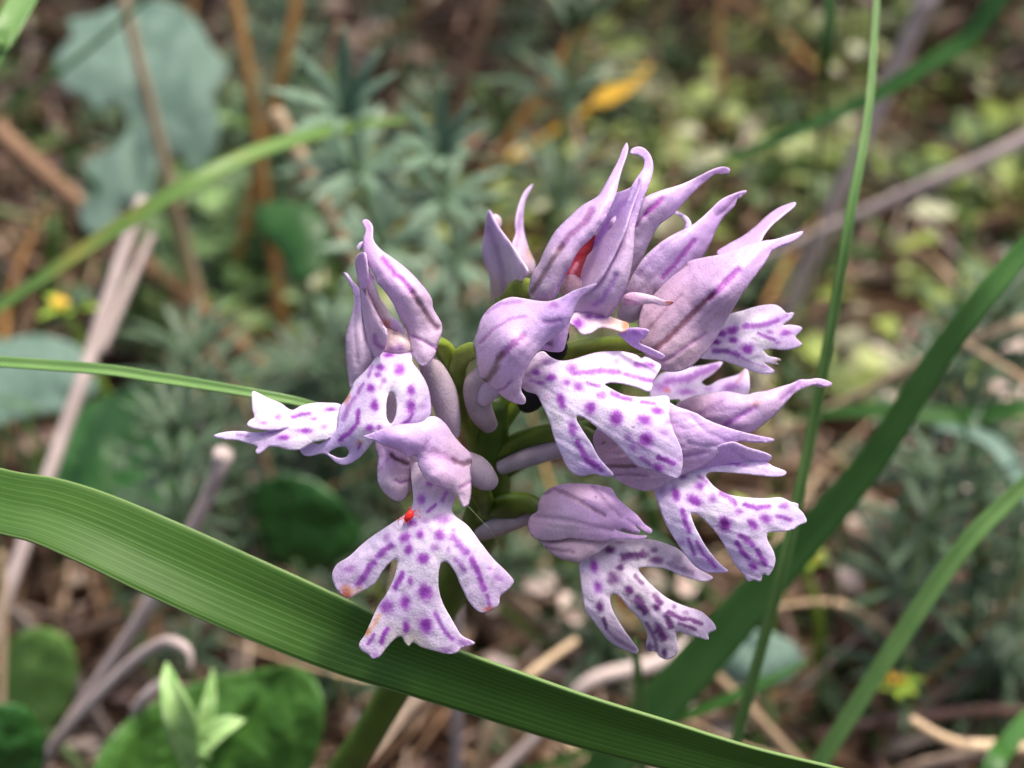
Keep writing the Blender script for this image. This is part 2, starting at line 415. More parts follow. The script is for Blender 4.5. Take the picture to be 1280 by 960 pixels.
def tube_w(pts, radii, k=8, sides=10, ribs=0.0, twist=0.0, cap=True):
    """world-space tapered tube; pts (n,3), radii (n)"""
    r = spline(np.hstack([np.asarray(pts, float), np.asarray(radii, float)[:, None]]), k)
    c = r[:, :3]; rad = np.maximum(r[:, 3], 1e-6); t = frames(c)
    nrm = np.cross(t[0], (0.3, 0.5, 0.8)); nrm /= np.linalg.norm(nrm)
    V = []; F = []
    for i in range(len(c)):
        nrm = nrm - t[i] * (nrm @ t[i]); nrm /= np.linalg.norm(nrm); b = np.cross(t[i], nrm)
        for s in range(sides):
            a = 2 * math.pi * s / sides
            rr = rad[i] * (1 + ribs * math.cos(3 * a + twist * i))
            V.append(c[i] + rr * (math.cos(a) * nrm + math.sin(a) * b))
        if i:
            o = (i - 1) * sides
            for s in range(sides):
                s2 = (s + 1) % sides; F.append([o + s, o + s2, o + sides + s2, o + sides + s])
    if cap:
        V.append(c[0] - t[0] * rad[0] * .5); V.append(c[-1] + t[-1] * rad[-1] * .5); L = (len(c) - 1) * sides
        for s in range(sides):
            s2 = (s + 1) % sides; F.append([len(V) - 2, s2, s]); F.append([len(V) - 1, L + s, L + s2])
    V = np.array(V); uv = np.zeros((len(V), 2))
    m = len(c) * sides
    uv[:m, 0] = np.tile(np.abs(np.arange(sides) / sides * 2 - 1), len(c)); uv[:m, 1] = np.repeat(np.linspace(0, 1, len(c)), sides)
    return V, F, uv

def tube_px(pts, **kw):
    """pts = (px, py, dz, radius in px)"""
    a = np.asarray(pts, float)
    return tube_w(PW(a[:, 0], a[:, 1], a[:, 2]), [p[3] * mmpx(p[2]) for p in pts], **kw)

def ribbon_w(pts, widths, face=None, fold=0.15, k=10, cross=6, roll=0.0, wob=0.0, seed=0):
    """world-space blade: face = direction its upper side looks to"""
    f0 = f1 = -FWD * .55 + np.array((0, 0, .65))
    if isinstance(face, list): f0, f1 = (np.asarray(x, float) for x in face)
    elif face is not None: f0 = f1 = np.asarray(face, float)
    r = spline(np.hstack([np.asarray(pts, float), np.asarray(widths, float)[:, None]]), k)
    c = r[:, :3]; wd = np.maximum(r[:, 3], 1e-6); t = frames(c)
    V = []; F = []; uv = []; L = np.concatenate([[0], np.cumsum(np.linalg.norm(np.diff(c, axis=0), axis=1))])
    for i in range(len(c)):
        face = f0 + (f1 - f0) * sstep(.36, .7, i / len(c))
        s = np.cross(t[i], face); s /= max(np.linalg.norm(s), 1e-9); nn = np.cross(s, t[i])
        ro = roll + wob * math.sin(seed + i * .35)
        s, nn = s * math.cos(ro) + nn * math.sin(ro), nn * math.cos(ro) - s * math.sin(ro)
        for j in range(cross + 1):
            u = j / cross * 2 - 1
            V.append(c[i] + s * u * wd[i] / 2 + nn * (abs(u) ** 1.3) * fold * wd[i])
            uv.append((j / cross, L[i] * 30))
        if i:
            o = (i - 1) * (cross + 1)
            for j in range(cross): F.append([o + j, o + j + 1, o + cross + 2 + j, o + cross + 1 + j])
    return np.array(V), F, np.array(uv)
# ------------------------------------------------------------------ ground
def ground():
    def axis(lo, hi, step):
        a = list(np.arange(lo, hi + 1e-9, step)); g = step; x = hi
        while x < 60: g *= 1.6; x += g; a.append(x)
        g = step; x = lo
        while x > -60: g *= 1.6; x -= g; a.insert(0, x)
        return a
    xs = axis(-.5, .5, .006); ys = axis(-.3, .8, .006); V = []; F = []
    for y in ys:
        for x in xs:
            z = gh(x, min(y, 3)) + 0.004 * noise.noise(Vector((x * 40, y * 40, 0))) + 0.002 * noise.noise(Vector((x * 120, y * 120, 3)))
            V.append((x, y, z))
    n = len(xs)
    for j in range(len(ys) - 1):
        for i in range(n - 1): F.append([j * n + i, j * n + i + 1, (j + 1) * n + i + 1, (j + 1) * n + i])
    o = mesh('ground', np.array(V), F, M['soil'], loc=(0, 0, 0)); tag(o, kind='structure'); return o
ground()
# ------------------------------------------------------------------ the orchid
STEM = [P(618, 500, 6), P(612, 560, 9), P(606, 640, 13), P(560, 740, 22), P(470, 900, 34), P(425, 970, 41), P(360, 1090, 56)]
_e = STEM[-1]; _root = np.array((_e[0] - .006, _e[1] + .006, gh(_e[0] - .006, _e[1] + .006) - .003))
orchid = empty('orchid', _root)
tag(orchid, 'pink orchid with a cluster of purple-spotted hooded flowers on a green stem', 'orchid')
STEM.append((STEM[-1] * .45 + _root * .55)); STEM.append(_root)

def greencol(v, light, dark, seed):
    n = np.array([noise.noise(Vector(p * 900) + Vector((seed, 0, 0))) for p in v])
    t = np.clip(0.5 + 0.9 * n, 0, 1)[:, None]; return light * t + dark * (1 - t)

def green_tube(name, parent, pts, light=S(140, 158, 56), dark=S(98, 122, 34), ribs=0.13, twist=0.16, world=None, sides=14):
    if world is None: V, F, uv = tube_px(pts, sides=sides, ribs=ribs, twist=twist, k=8)
    else: V, F, uv = tube_w(*world, sides=sides, ribs=ribs, twist=twist, k=8)
    return mesh(name, V, F, M['ovary'], parent, col=greencol(V, light, dark, len(V) % 17), uv=uv)

green_tube('stem', orchid, None, S(84, 112, 34), S(62, 90, 22), 0.06, 0.02,
           (STEM, [.0009, .0013, .0015, .00145, .0014, .0014, .0014, .0015, .0017]))

def flower(loc_px):
    return empty('flower', P(*loc_px), orchid)

def pale_tube(parent, pts, c1=S(206, 186, 202), c2=S(188, 168, 178), name='spur'):
    V, F, uv = tube_px(pts, sides=14, k=8)
    return mesh(name, V, F, M['petal_old'], parent, col=greencol(V, c1, c2, 2.0))

HOOD = S(222, 190, 230); HOODP = S(214, 182, 214); HOODG = S(206, 184, 208)

def veins(marks):     # (polyline, width, colour, strength) -> marks + shallow grooves
    mk = [('v', c, s * .88, ln, wd * 1.45) for ln, wd, c, s in marks]
    gr = [(ln, wd * .9, 0.16 * s) for ln, wd, c, s in marks]
    return mk, gr

def sep(parent, o, d, dome, base, vs=(), extra=(), name='sepal', back=0, **kw):
    mk, gr = veins(vs)
    p = dict(o=o, d=d, dome=dome, base=base, marks=mk + list(extra), grooves=gr, lift=kw.pop('lift', .85), **kw)
    ob = petal(name, parent, [p])
    if back:
        a = np.array(o); c = a.mean(0); o2 = (c + (a - c) * .93).tolist()
        d2 = [(x, y, z + 0.25) for x, y, z in d]
        petal(name, parent, [dict(o=o2, d=d2, dome=-back, base=base, res=4)])
    return ob

# ---- flower A: open one on the left
fa = flower((540, 425, 1.5))
e1, s1, p1 = zc(400, 260, 6.4); e2, s2, p2 = zc(400, 410, 6.4); e3, s3, p3 = zc(260, 460, 6.4)
sep(fa, [(453,277),(457,274.5),(462,276.5),(466,283),(467,300),(475,311.5),(492,324),(508,336.5),(525,354),(539,374),(541,386),(551.5,405),(552,414),(547,430),(542,446),(533,456),(527.5,457.5),(519,449),(514,433.5),(511,419),(508,410),(501.5,400),(492,379),(481,363),(472,353),(468,343),(461,329),(455,316),(454.5,299),(457.5,289)],
    [(455,280,2.2),(470,320,.8),(510,370,-.6),(545,410,.4),(528,450,-.2),(500,395,.1)], 1.1,
    [(458,285,S(206,160,220)),(480,330,S(224,190,234)),(520,400,S(214,190,214)),(530,440,S(222,200,222))],
    [(p1([(500,410),(520,430),(590,520),(680,600),(740,680)]), 5.0, S(178,60,186), .9), (p1([(740,680),(770,730),(830,820),(900,930),(935,960)]), 5.0, BROWN, .85), (p2([(745,60),(850,120),(935,168)]), 3.0, VEIN, .7)])
sep(fa, [(455.5,315.5),(448,318),(445,326),(447,344),(450,360),(452,379),(453,397),(456,410),(459,430),(469,448),(480,437),(483,426),(483,413),(479,405),(471,390),(463,374),(458,362),(460,345),(459,330)],
    [(452,330,1.2),(462,400,.9),(470,440,.4)], .8, [(452,330,S(214,178,226)),(465,410,S(214,190,216))],
    [(p2([(440,60),(450,120),(510,160)]), 4, VEIN, .8), ([(456,362),(463,374),(471,390),(480,407)], 2.6, S(92,40,60), .9)])
sep(fa, [(459,325),(462,338),(467,346),(470,357),(475,372),(483,384),(488,395),(497,400),(504,409),(504,420),(496,414),(488,412),(484,411),(480,405),(471,389),(463,373),(457,360),(455,345)],
    [(462,340,1.0),(480,390,.8),(495,410,.4)], .3, [(462,340,S(226,196,236)),(475,380,S(226,206,214)),(500,410,S(224,196,232))],
    extra=[('e', DRY, .8, 484, 404, 4, 6, -30), ('v', S(236,214,206), .8, [(466,355),(475,378),(486,400)], 4), ('e', S(70,40,60), .7, 461, 338, 2.2, 1.2, 20), ('e', S(70,40,60), .7, 467, 347, 1.2, 2.5, 0)], name='petal')
sep(fa, [(430,341),(433,341),(440,350.6),(447,358),(451,369),(451.5,385),(454,407),(458,424),(466,447),(460,461),(448,478),(439,486),(436,472),(433,446),(433,419),(436,407),(442,385),(442,366),(436,352)],
    [(432,343,3.0),(445,390,2.2),(445,460,1.8)], .9, [(440,355,S(212,178,226)),(445,420,S(202,182,206)),(440,470,S(192,174,196))],
    [([(446,372),(444,410),(447,455)], 2.6, S(176,150,182), .6)])
sep(fa, [(456,302),(450,303.5),(446.5,308),(446.5,312),(449,312.5),(451.5,308.5),(456,307)], [(450,307,1.8)], .1, [(450,307,S(226,204,240))], name='petal', res=1.6)
petal('column', fa, [dict(o=[(482,410),(490,412),(498,414),(508,410),(513,425),(516,437),(506,441),(491,441),(480,438),(483,425)], d=[(498,410,.6),(498,440,.1)], dome=.7,
      base=[(490,415,S(236,206,200)),(505,425,S(230,208,188)),(495,436,S(214,182,204))], marks=[('e', DRY, .7, 486, 411, 4, 3), ('e', S(160,70,90), .6, 494, 417, 4, 1.5), ('e', SPOT, .5, 500, 434, 5, 5), ('e', SPOT, .35, 489, 435, 6, 2.5)])])
lipA = dict(o=[(480,436),(478,438),(469,449),(458,463),(444,477),(438,490),(431,502),(425,510),(423,525),(421,537),(410,548),(400,555),(390,554),(375,562),(382,570),(404,567),(410,569),(422,579),(432,581),(447,574),(456,565),(468,551),(478,550),(495,548),(512,540),(530,530),(537.5,519),(538,504),(534,483),(525,466),(515,452),(516,438),(505,440),(492,440)],
    d=[(498,440,.2),(470,460,-.4),(500,475,-1.5),(535,500,-.6),(490,520,-2.0),(440,500,-.4),(425,540,-.6),(380,565,.6),(440,570,-.6),(510,540,-1.5),(460,540,-1.6)], dome=.5,
    holes=[[(488,489),(493,492),(496,507),(494,522),(488.5,530),(484,525),(482.5,510),(484,497)], [(411,566),(422,559),(433,558.5),(436.5,565),(433,571),(424,572.5),(416,569.5)]],
    base=[(485,480,WHITE),(500,450,S(222,200,236)),(520,500,WHITE),(535,505,S(208,176,236)),(450,500,S(220,196,238)),(430,545,S(208,180,236)),(400,562,S(206,178,232)),(440,572,S(206,172,230)),(470,520,WHITE),(460,545,WHITE),(510,536,S(206,172,236))], res=2.0,
    marks=[e2(548,222,45,22),e2(490,320,40,32),e2(465,375,32,28,0,.75),e2(515,420,28,30,0,.5),e2(485,480,18,30,0,.3),e2(635,340,48,55),e2(410,485,42,42),e2(435,620,36,58),e2(725,500,36,48),e2(725,630,40,70),s2([(735,690),(710,735),(660,770)],32,.75),
        s2([(420,310),(395,385)],34,.6),s2([(350,450),(310,520)],36,.6),s2([(280,560),(230,640),(195,730)],44,.5),s2([(310,665),(305,760),(240,840),(165,890)],42,.9),e2(400,800,40,32),e2(475,795,24,24,0,.8),e2(645,155,34,38,0,.55),e2(710,190,40,22,0,.4),e2(820,625,40,28,0,.3),
        e2(225,565,18,50,20,.8,DRY),e2(320,915,30,26,0,.6,DRY),s2([(330,920),(310,960)],26,.7),e2(580,480,20,14,0,.4,S(190,180,190))])
armU = dict(o=[(316,489.5),(333,497),(352,505),(360,511),(366,513),(376,508),(393,504),(410,504),(426,506),(434,518),(420,526),(400,528),(380,531),(365,534),(350,537),(340,538),(327,537),(316,535),(309,531),(313,525),(318,522),(316,513),(315,500)],
    d=[(316,490,1.6),(318,525,.4),(365,520,.9),(430,515,.1)], dome=.25, base=[(330,510,S(228,208,240)),(400,515,S(232,218,242)),(345,530,S(216,186,236))],
    marks=[e3(560,395,32,26,0,.8),e3(450,440,36,16,0,.6),s3([(680,395),(750,375),(820,365)],30,.8),e3(985,335,50,17,0,.85),e3(945,380,28,15,0,.5)])
armL = dict(o=[(267,545),(279,540.5),(299,539),(315,540.5),(327,540.5),(341,537),(360,531),(385,524),(410,516),(430,516),(432,532),(418,545),(406,550),(394,552),(388,554.5),(376,561.5),(361,562),(349,559),(336,558.5),(329,564),(322,567.5),(319.5,564),(322,559),(311,554.5),(297,550.5),(280,549)],
    d=[(267,545,1.2),(320,550,.6),(380,540,.2),(425,525,.0)], dome=.3, base=[(280,545,S(226,208,240)),(330,552,S(216,188,234)),(390,540,WHITE),(420,530,WHITE)],
    marks=[e3(780,505,70,26),e3(610,558,58,22),e3(845,410,34,16,0,.7),e3(930,475,32,28,0,.4),s3([(235,530),(330,548)],16,.45),s3([(430,540),(560,505),(640,480)],14,.35)])
petal('lip', fa, [lipA, armU, armL])
pale_tube(fa, [(530,452,1.6,9),(540,462,2.2,15),(553,490,3.0,18),(561,520,3.6,15),(566,545,4.2,9)])
green_tube('ovary', fa, [(540,428,1.4,8),(552,432,2.2,11),(562,452,3.4,12),(572,485,5,11),(590,530,8,9),(608,565,9,7)])

# ---- flower B: low left one with the spread lip
fb = flower((585, 575, .8))
e4, s4, p4 = zc(440, 500, 6.4); e5, s5, p5 = zc(400, 600, 4.173)
sep(fb, [(455,545.5),(466,541),(479,536.5),(502,531),(516,530),(529,527),(537,521),(546,522),(557,531),(566.5,545),(576,556),(587,567),(589.5,575),(587.6,587),(588.4,601),(587.6,622),(584,632),(580,633.5),(576,628),(571,617),(565,612),(549,608),(534,600),(527.5,590.5),(523,581),(520,569),(509,570.5),(499,563),(488,558.5),(477,555),(468,550.5),(459,548)],
    [(456,546,-2.4),(500,545,-2.9),(530,565,-1.6),(550,530,-.9),(588,575,1.2),(560,600,-.9),(584,630,.2)], 1.3,
    [(480,545,S(210,176,234)),(520,550,S(216,184,236)),(545,535,S(222,200,236)),(560,590,S(218,190,222)),(580,612,S(226,206,224)),(570,560,S(216,190,218))],
    [(p4([(650,420),(750,450),(820,485)]), 8, S(176,112,178), .6), (p4([(810,480),(840,498),(890,512),(948,492)]), 5, S(112,72,92), .9), (p4([(600,340),(575,385)]), 5, VEIN, .4), (p4([(860,700),(900,680),(945,648)]), 3, VEIN, .6)], res=2.2, back=0)
sep(fb, [(470,551),(470,561),(473,570),(472,587),(473,603),(480,615),(490,623.5),(498,626.5),(505.6,623.5),(512,615),(514.5,606),(516,594),(518,581),(518,569),(500,560),(480,552)],
    [(475,560,.2),(490,600,.6),(512,590,1.4)], 1.2, [(475,570,S(214,184,226)),(490,600,S(206,188,206)),(500,618,S(214,198,212))],
    [(p4([(308,440),(340,470),(380,488),(440,508)]), 4.4, S(70,26,40), 1.0), (p4([(350,640),(380,665),(465,640)]), 3, VEIN, .7), (p4([(290,470),(250,530),(210,570)]), 2.5, VEIN, .4)])
sep(fb, [(525,540),(545,535),(565,550),(578,570),(576,600),(560,605),(540,598),(525,580),(518,560)], [(550,570,2.2)], -.8, [(550,570,HOODP)], res=4)
lipB = dict(o=[(515,580),(513.5,592),(515.5,609.6),(516.5,628),(512,638),(500,648),(481.5,660),(457.5,676.7),(436,696),(421.6,705.4),(415.6,717),(418,730.6),(427.6,743.8),(436,747.4),(449,741),(468,729.4),(479,712.6),(488.7,702),(496.6,698),(497,705.4),(493.5,720),(484,741.4),(474,755.8),(464.7,775),(456,794),(449,805),(451.5,812),(461,818),(466,823),(474,820.5),(484,808.5),(496,796.5),(502,795),(506.6,803.7),(511.4,807.3),(516,802.5),(527,808.5),(543.8,813),(558,817),(571,815.7),(577,809.7),(587,807),(593.6,803.7),(577,794),(565,775),(553,753),(548,734),(548.6,712.6),(552,703),(558,702),(567.7,712.6),(577,734),(589,755.8),(600,765),(611,764),(623,755.8),(625,745),(633.6,737.8),(642,727),(635,717),(615.7,698),(599,676.7),(584.5,657.5),(567.7,644),(564.5,636),(570,620),(563,611),(550,604),(535,596),(524,578)],
    d=[(518,585,.9),(540,640,.1),(500,665,-.2),(422,720,.5),(530,700,-.5),(460,810,.5),(590,805,.4),(520,770,.1),(580,680,-.3),(632,740,.6),(565,620,.9)], dome=.35, res=2.0,
    base=[(520,600,S(206,186,204)),(545,610,S(196,178,196)),(530,640,S(220,202,230)),(480,680,S(224,208,236)),(425,720,S(214,186,226)),(520,700,WHITE),(540,690,WHITE),(500,760,S(230,216,240)),(545,780,S(232,220,242)),(590,805,S(216,182,228)),(460,810,S(222,200,232)),(590,700,S(224,206,236)),(630,735,S(218,190,232)),(511,804,S(214,208,180))],
    marks=[e5(530,103,26,32,0,.75),s5([(560,168),(600,130)],20,.85),e5(480,222,30,26,0,.85),s5([(635,110),(660,65)],26,.5),e5(645,205,52,26,0,.75),e5(575,20,26,18,0,.55),e5(445,300,38,28,-35,.9),e5(525,283,22,26),e5(625,288,30,34),e5(600,352,30,22,0,.55),e5(462,362,24,34,20),e5(537,408,38,32),e5(550,215,26,14,0,.45),
        s5([(372,340),(300,400)],36,.8),s5([(280,430),(240,490),(200,545)],40,.8),e5(350,300,20,26,20,.5),e5(150,465,36,22,0,.45),s5([(695,300),(765,380)],44,.7),s5([(705,410),(755,470)],30,.55),s5([(790,415),(830,490),(855,570)],36,.85),s5([(870,600),(885,650)],26,.65),e5(695,262,18,14,0,.5),e5(668,365,14,24,0,.4),e5(885,460,18,12,0,.45),e5(930,510,36,18,25,.4),
        s5([(432,488),(392,560)],34),e5(470,527,18,28,0,.75),e5(548,585,42,52,-20),e5(445,638,30,42),e5(350,660,40,42,0,.8),e5(450,763,22,38),e5(553,755,40,50,-15),s5([(600,690),(650,790),(690,828)],28,.75),s5([(352,775),(318,842)],30),s5([(282,805),(252,855)],22,.75),e5(745,845,40,16,15,.4),e5(660,885,34,16,0,.4),e5(288,912,18,16,0,.5),
        e5(140,580,30,40,-20,.85,DRY),e5(195,575,36,24,-25,.6,S(226,190,160)),s5([(312,705),(250,800)],26,.8,S(226,180,140)),e5(248,790,14,20,20,.7,DRY),e5(880,672,34,16,-8,.8,S(206,106,80)),e5(135,600,26,14,0,.8,S(196,96,66))])
petal('lip', fb, [lipB])
petal('column', fb, [dict(o=[(509,569),(521,566),(526,580),(540,595),(560,607),(540,622),(522,612),(514,590)], d=[(515,575,1.2),(540,610,1.6)], dome=-.5, base=[(530,590,S(208,190,198))], marks=[('e', SPOT_D, .7, 539, 605, 5, 4)])])
sep(fb, [(478,484),(492,480),(504,490),(508,520),(504,555),(490,562),(478,550),(474,515)], [(490,520,2.6)], .5, [(490,520,S(206,196,200))], res=4)
pale_tube(fb, [(580,575,2.5,13),(592,585,3.2,18),(604,596,3.8,17),(614,604,4.4,11)], S(194,176,188), S(172,154,168))
green_tube('ovary', fb, [(580,585,2.6,8),(596,608,4.6,12),(606,630,8,11),(608,640,12,7)], S(96,116,36), S(66,90,20))

# ---- flower C: central hood and long lip
fc = flower((600, 440, 0))
e6, s6, p6 = zc(580, 340, 6.4); e7, s7, p7 = zc(640, 420, 6.4); e8, s8, p8 = zc(740, 480, 5.333)
VC = p6([(470,510),(380,590),(300,670)])
sep(fc, [(593,429),(597,415),(602,399),(611,387),(624,377.5),(639,372),(652,373),(667.5,376),(686,377),(702,372),(717.5,363.5),(733,358),(746,354.5),(737,363),(727,372),(719,385),(713,398),(706,410),(694,420),(681,430),(669,443),(659,459),(653,474),(651.5,488),(656.5,498),(656,504.4),(650,505),(639,501.6),(627,494),(619,486),(608,477),(600,470),(597,451.6),(595,438)],
    [(595,430,1.0),(640,380,-.2),(640,430,-2.0),(700,385,-2.6),(745,356,-4.2),(655,500,-.8),(605,470,.4),(670,430,-1.8)], 1.2,
    [(600,430,S(216,192,226)),(650,400,S(222,196,240)),(700,385,S(212,178,236)),(735,360,S(206,170,228)),(640,460,S(216,188,228)),(645,490,S(214,190,214)),(610,470,S(206,186,200))],
    [(VC, 7, S(166,80,170), .85), (p6([(310,655),(270,720),(250,780),(190,862)]), 6, S(110,84,76), .85), (p6([(140,570),(240,460),(380,380),(490,360)]), 3, VEIN, .55), (p6([(180,330),(290,262),(450,240)]), 3.5, S(176,100,190), .6), (p6([(640,400),(700,400),(770,385)]), 4, VEIN, .5), (p6([(370,880),(330,925),(280,945)]), 2.6, VEIN, .65)],
    extra=[('e', VEIN, .6, 692.5, 382, 6, 4, 0), ('e', S(90,70,66), .7, 606, 475, 5, 2.5, 20)], res=2.2, rim=.5)
sep(fc, [(700,372),(719,384),(713,398),(710.5,410),(707,427.5),(702.6,438.4),(689,439),(677,437),(668,440),(672,420),(685,395)], [(690,400,-1.2),(702,435,-.4),(670,440,-.4)], .5,
    [(690,420,S(208,174,226)),(705,400,S(204,166,220))], [(p6([(650,560),(690,575)]), 4, S(110,50,90), .7)], extra=[('e', VEIN, .5, 692, 416, 4, 2, 0)])
sep(fc, [(598,432),(606,405),(625,388),(650,385),(680,390),(690,410),(670,430),(650,450),(640,480),(620,478),(602,462)], [(640,420,.9)], -.7, [(640,420,HOODP)], res=4)
lipC = dict(o=[(664,448),(679,439.5),(688,446.5),(699,451),(712,450.5),(727,446),(746,441),(765,439.5),(780,440),(795,444),(802,448),(806,446.5),(817,451),(826,457),(822,467),(817,475),(812.5,489),(796,484),(777,479.5),(762,478.5),(756,481),(765,487),(780,494),(796,496.5),(815,496.5),(834.5,496),(837,505),(836,520),(842,540),(851,560),(853,580),(847,598),(830,592.5),(813,587),(796,582),(783,568),(768,551),(751,538),(740,529),(728,521),(721,520),(721,525),(727,536),(740,556),(748,571),(758,583),(767,594),(754,595),(742,592),(726,595),(716,591),(707,580),(702,568),(694,550),(687,526),(677,504),(671,493),(656,488),(648,472)],
    d=[(655,470,.6),(690,470,-.4),(760,460,.2),(820,460,.9),(720,505,-1.0),(760,510,-1.4),(710,560,-.6),(755,592,-.2),(810,530,-1.4),(845,560,-.6),(835,500,-.2)], dome=.3, res=2.0,
    base=[(670,470,S(212,192,214)),(700,475,S(226,208,234)),(760,455,S(222,202,238)),(815,465,S(218,194,236)),(700,520,WHITE),(710,560,S(228,214,244)),(740,585,S(212,180,240)),(770,500,WHITE),(800,520,WHITE),(815,560,S(224,206,240)),(845,575,S(214,188,234)),(830,500,WHITE)],
    marks=[e7(280,210,36,30,0,.5),e7(195,293,38,26,0,.8),e7(310,335,46,32),e7(230,375,44,22,0,.6),e7(160,360,30,18,0,.4),e7(480,265,50,44),s7([(500,300),(600,295),(720,285),(855,292)],50,.9),e7(835,205,30,26,0,.4),s7([(985,230),(1125,240)],44,.85),s7([(900,310),(1000,335),(1125,365)],38,.8),
        e7(435,375,36,30,0,.85),e7(530,405,46,42,0,.85),s7([(600,380),(695,402)],32,.85),e7(395,520,36,72,-18),e7(720,478,48,40,0,.85),s7([(800,465),(880,500),(945,515)],42),e7(630,578,52,58),e7(485,740,42,72,-15,.8),s7([(530,850),(560,920),(610,1000),(680,1040)],60,.8),e7(835,655,62,72),s7([(1035,530),(1140,545)],34,.8),e7(1155,598,60,34,8),e7(1055,670,70,46,25),e7(1070,825,64,68),e7(930,805,40,40,20,.45),e7(970,885,34,46,-20,.5),e7(1215,770,50,34,15,.4),e7(1250,690,44,26,0,.35),
        s8([(330,490),(380,525)],36,.6),e8(440,555,46,28,20,.85),s8([(445,490),(540,530)],40,.85),e8(60,572,26,18,20,.7),e8(610,490,50,24,-30,.25),
        e7(1015,290,36,22,0,.4,S(232,190,180)),e7(278,488,30,24,0,.35,S(222,160,200)),e7(1030,175,14,8,0,.7,S(130,80,80)),e7(970,728,14,9,0,.8,S(80,60,70)),e7(175,200,9,12,0,.6,S(90,70,80))])
petal('lip', fc, [lipC])
pale_tube(fc, [(606,466,1.5,12),(594,482,2.6,15),(600,512,4.0,16),(612,532,5.5,11)], S(190,172,178), S(168,150,156))
pale_tube(fc, [(625,470,1.4,14),(612,487,2.0,14),(604,502,2.6,9)], S(208,186,208), S(196,174,194))
green_tube('ovary', fc, [(603,440,1.2,9),(592,438,1.8,11),(578,444,2.4,11.5),(571,462,3.2,11),(573,490,4.5,10),(583,522,6.5,11),(596,556,8.5,10),(604,575,9,7)], S(134,148,62), S(92,112,36))

# ---- flower D: pointed hood right of the long lip and its spread lip
fd = flower((755, 560, 3))
e9, s9, p9 = zc(800, 560, 5.645)
sep(fd, [(742,545),(760,522),(800,506),(836,503),(845,508),(860,513),(871,517),(882,524),(905,533),(929,540),(946,544),(968,549.5),(961,553),(942,552.5),(925,551),(914,556),(902,563),(888,576),(870,586),(850,594),(834,602),(819,611),(804,613),(783,606),(766,595),(750,575)],
    [(745,560,2.6),(800,560,1.7),(850,540,.5),(900,545,.4),(967,549,.9),(805,610,2.0),(850,590,1.2)], .9,
    [(770,570,S(206,176,196)),(800,600,S(210,176,204)),(850,530,S(222,194,238)),(900,550,S(210,176,230)),(960,549,S(204,170,226)),(850,575,S(212,180,218))],
    [(p8([(60,545),(180,548),(300,545)]), 4, S(120,80,86), .85), (p8([(150,605),(260,602),(360,612)]), 2.6, S(164,92,150), .6), (p8([(590,490),(660,470),(770,450)]), 4, S(170,110,190), .55), (p8([(490,250),(600,290)]), 5, VEIN, .35), (p8([(640,390),(760,415),(900,400)]), 3, S(176,140,196), .4), (p8([(660,220),(760,320),(940,400)]), 3, S(180,140,206), .35)],
    extra=[('v', S(246,236,250), .8, p8([(775,420),(895,427)]), 2.0), ('e', S(60,50,55), .8, 755, 553, 3, 1.5, -25)], back=.8, res=2.2)
sep(fd, [(850,590),(870,572),(890,560),(915,552),(927,556),(938,560.5),(952,564.4),(964.5,571),(959,577),(946,579),(925,581),(900,584),(870,589)],
    [(860,585,1.7),(910,565,.7),(964,571,1.0)], .35, [(900,570,S(206,172,228)),(955,570,S(216,190,236))], [(p8([(930,430),(1010,490),(1100,520)]), 4, S(176,130,200), .4)], name='petal')
lipD = dict(o=[(817.7,609),(835,598),(853,590),(867,584),(883,579.5),(895.7,572.5),(910,569.7),(924,573),(934.6,577.7),(954,576),(966.5,583),(982.5,590),(981,594),(970,596),(950.6,594.5),(924,592),(899,590),(885,591),(882.4,594.5),(888.6,604),(899,613),(913,619),(931,622),(956,623.4),(975.4,622),(987.8,627),(997.5,630),(997.5,635),(1003.7,641.5),(1008,652),(998.4,656.5),(990.4,662),(973.6,664.5),(959.5,666),(958.5,673),(966.5,689),(969,700),(965.6,712),(960,719.4),(954,716.8),(950.6,726.5),(941.7,724.7),(935.5,726.5),(931,720),(918.7,705),(906,682),(895.7,666),(883,652),(871,642.4),(863.8,641.5),(865.5,650),(872.6,666),(883,684),(894,698),(904.5,709),(910,714),(895.7,716),(883,715),(871,709),(856.7,693),(842.5,671.6),(830,648.6),(823,629)],
    d=[(830,605,2.6),(890,582,1.6),(975,592,1.2),(850,640,1.2),(890,710,1.8),(900,640,.6),(950,660,.4),(1003,648,1.2),(945,720,1.2)], dome=.3, res=2.0,
    base=[(830,615,S(222,200,238)),(860,610,WHITE),(900,585,S(224,204,242)),(970,590,S(212,184,236)),(850,660,S(226,212,242)),(890,710,S(210,176,236)),(900,640,WHITE),(950,640,WHITE),(1000,650,S(222,202,240)),(930,690,S(224,206,238)),(950,715,S(218,196,232))],
    marks=[e9(255,330,34,54,-12),e9(385,372,66,44,25),e9(300,205,36,22,0,.6),e9(420,270,38,32,0,.9),s9([(420,205),(472,242)],30,.6),e9(515,357,38,34,0,.65),s9([(570,320),(620,350),(675,392)],42),s9([(300,440),(315,510),(345,585)],44,.85),s9([(345,640),(385,750)],32,.7),s9([(400,660),(450,750),(535,832)],30,.75),
        e9(600,535,52,62,-20),e9(600,535,30,40,-20,.7,S(110,10,120)),e9(700,450,34,28,0,.65),s9([(740,400),(820,425),(905,415)],42,.95),e9(795,540,34,50,-40),e9(885,500,48,36,20,.9),e9(1015,410,38,26,0,.65),s9([(970,480),(1055,505)],38,.75),s9([(712,612),(795,682)],44,.85),s9([(685,670),(730,740),(768,775)],40,.9),s9([(828,725),(882,818)],46,.85),e9(800,830,34,38,-30,.85),
        s9([(480,118),(580,98),(692,110)],42,.9),e9(740,125,36,18,0,.5),e9(160,300,40,40,0,.25),e9(300,660,30,26,0,.35),e9(860,110,60,24,20,.25)])
petal('lip', fd, [lipD])
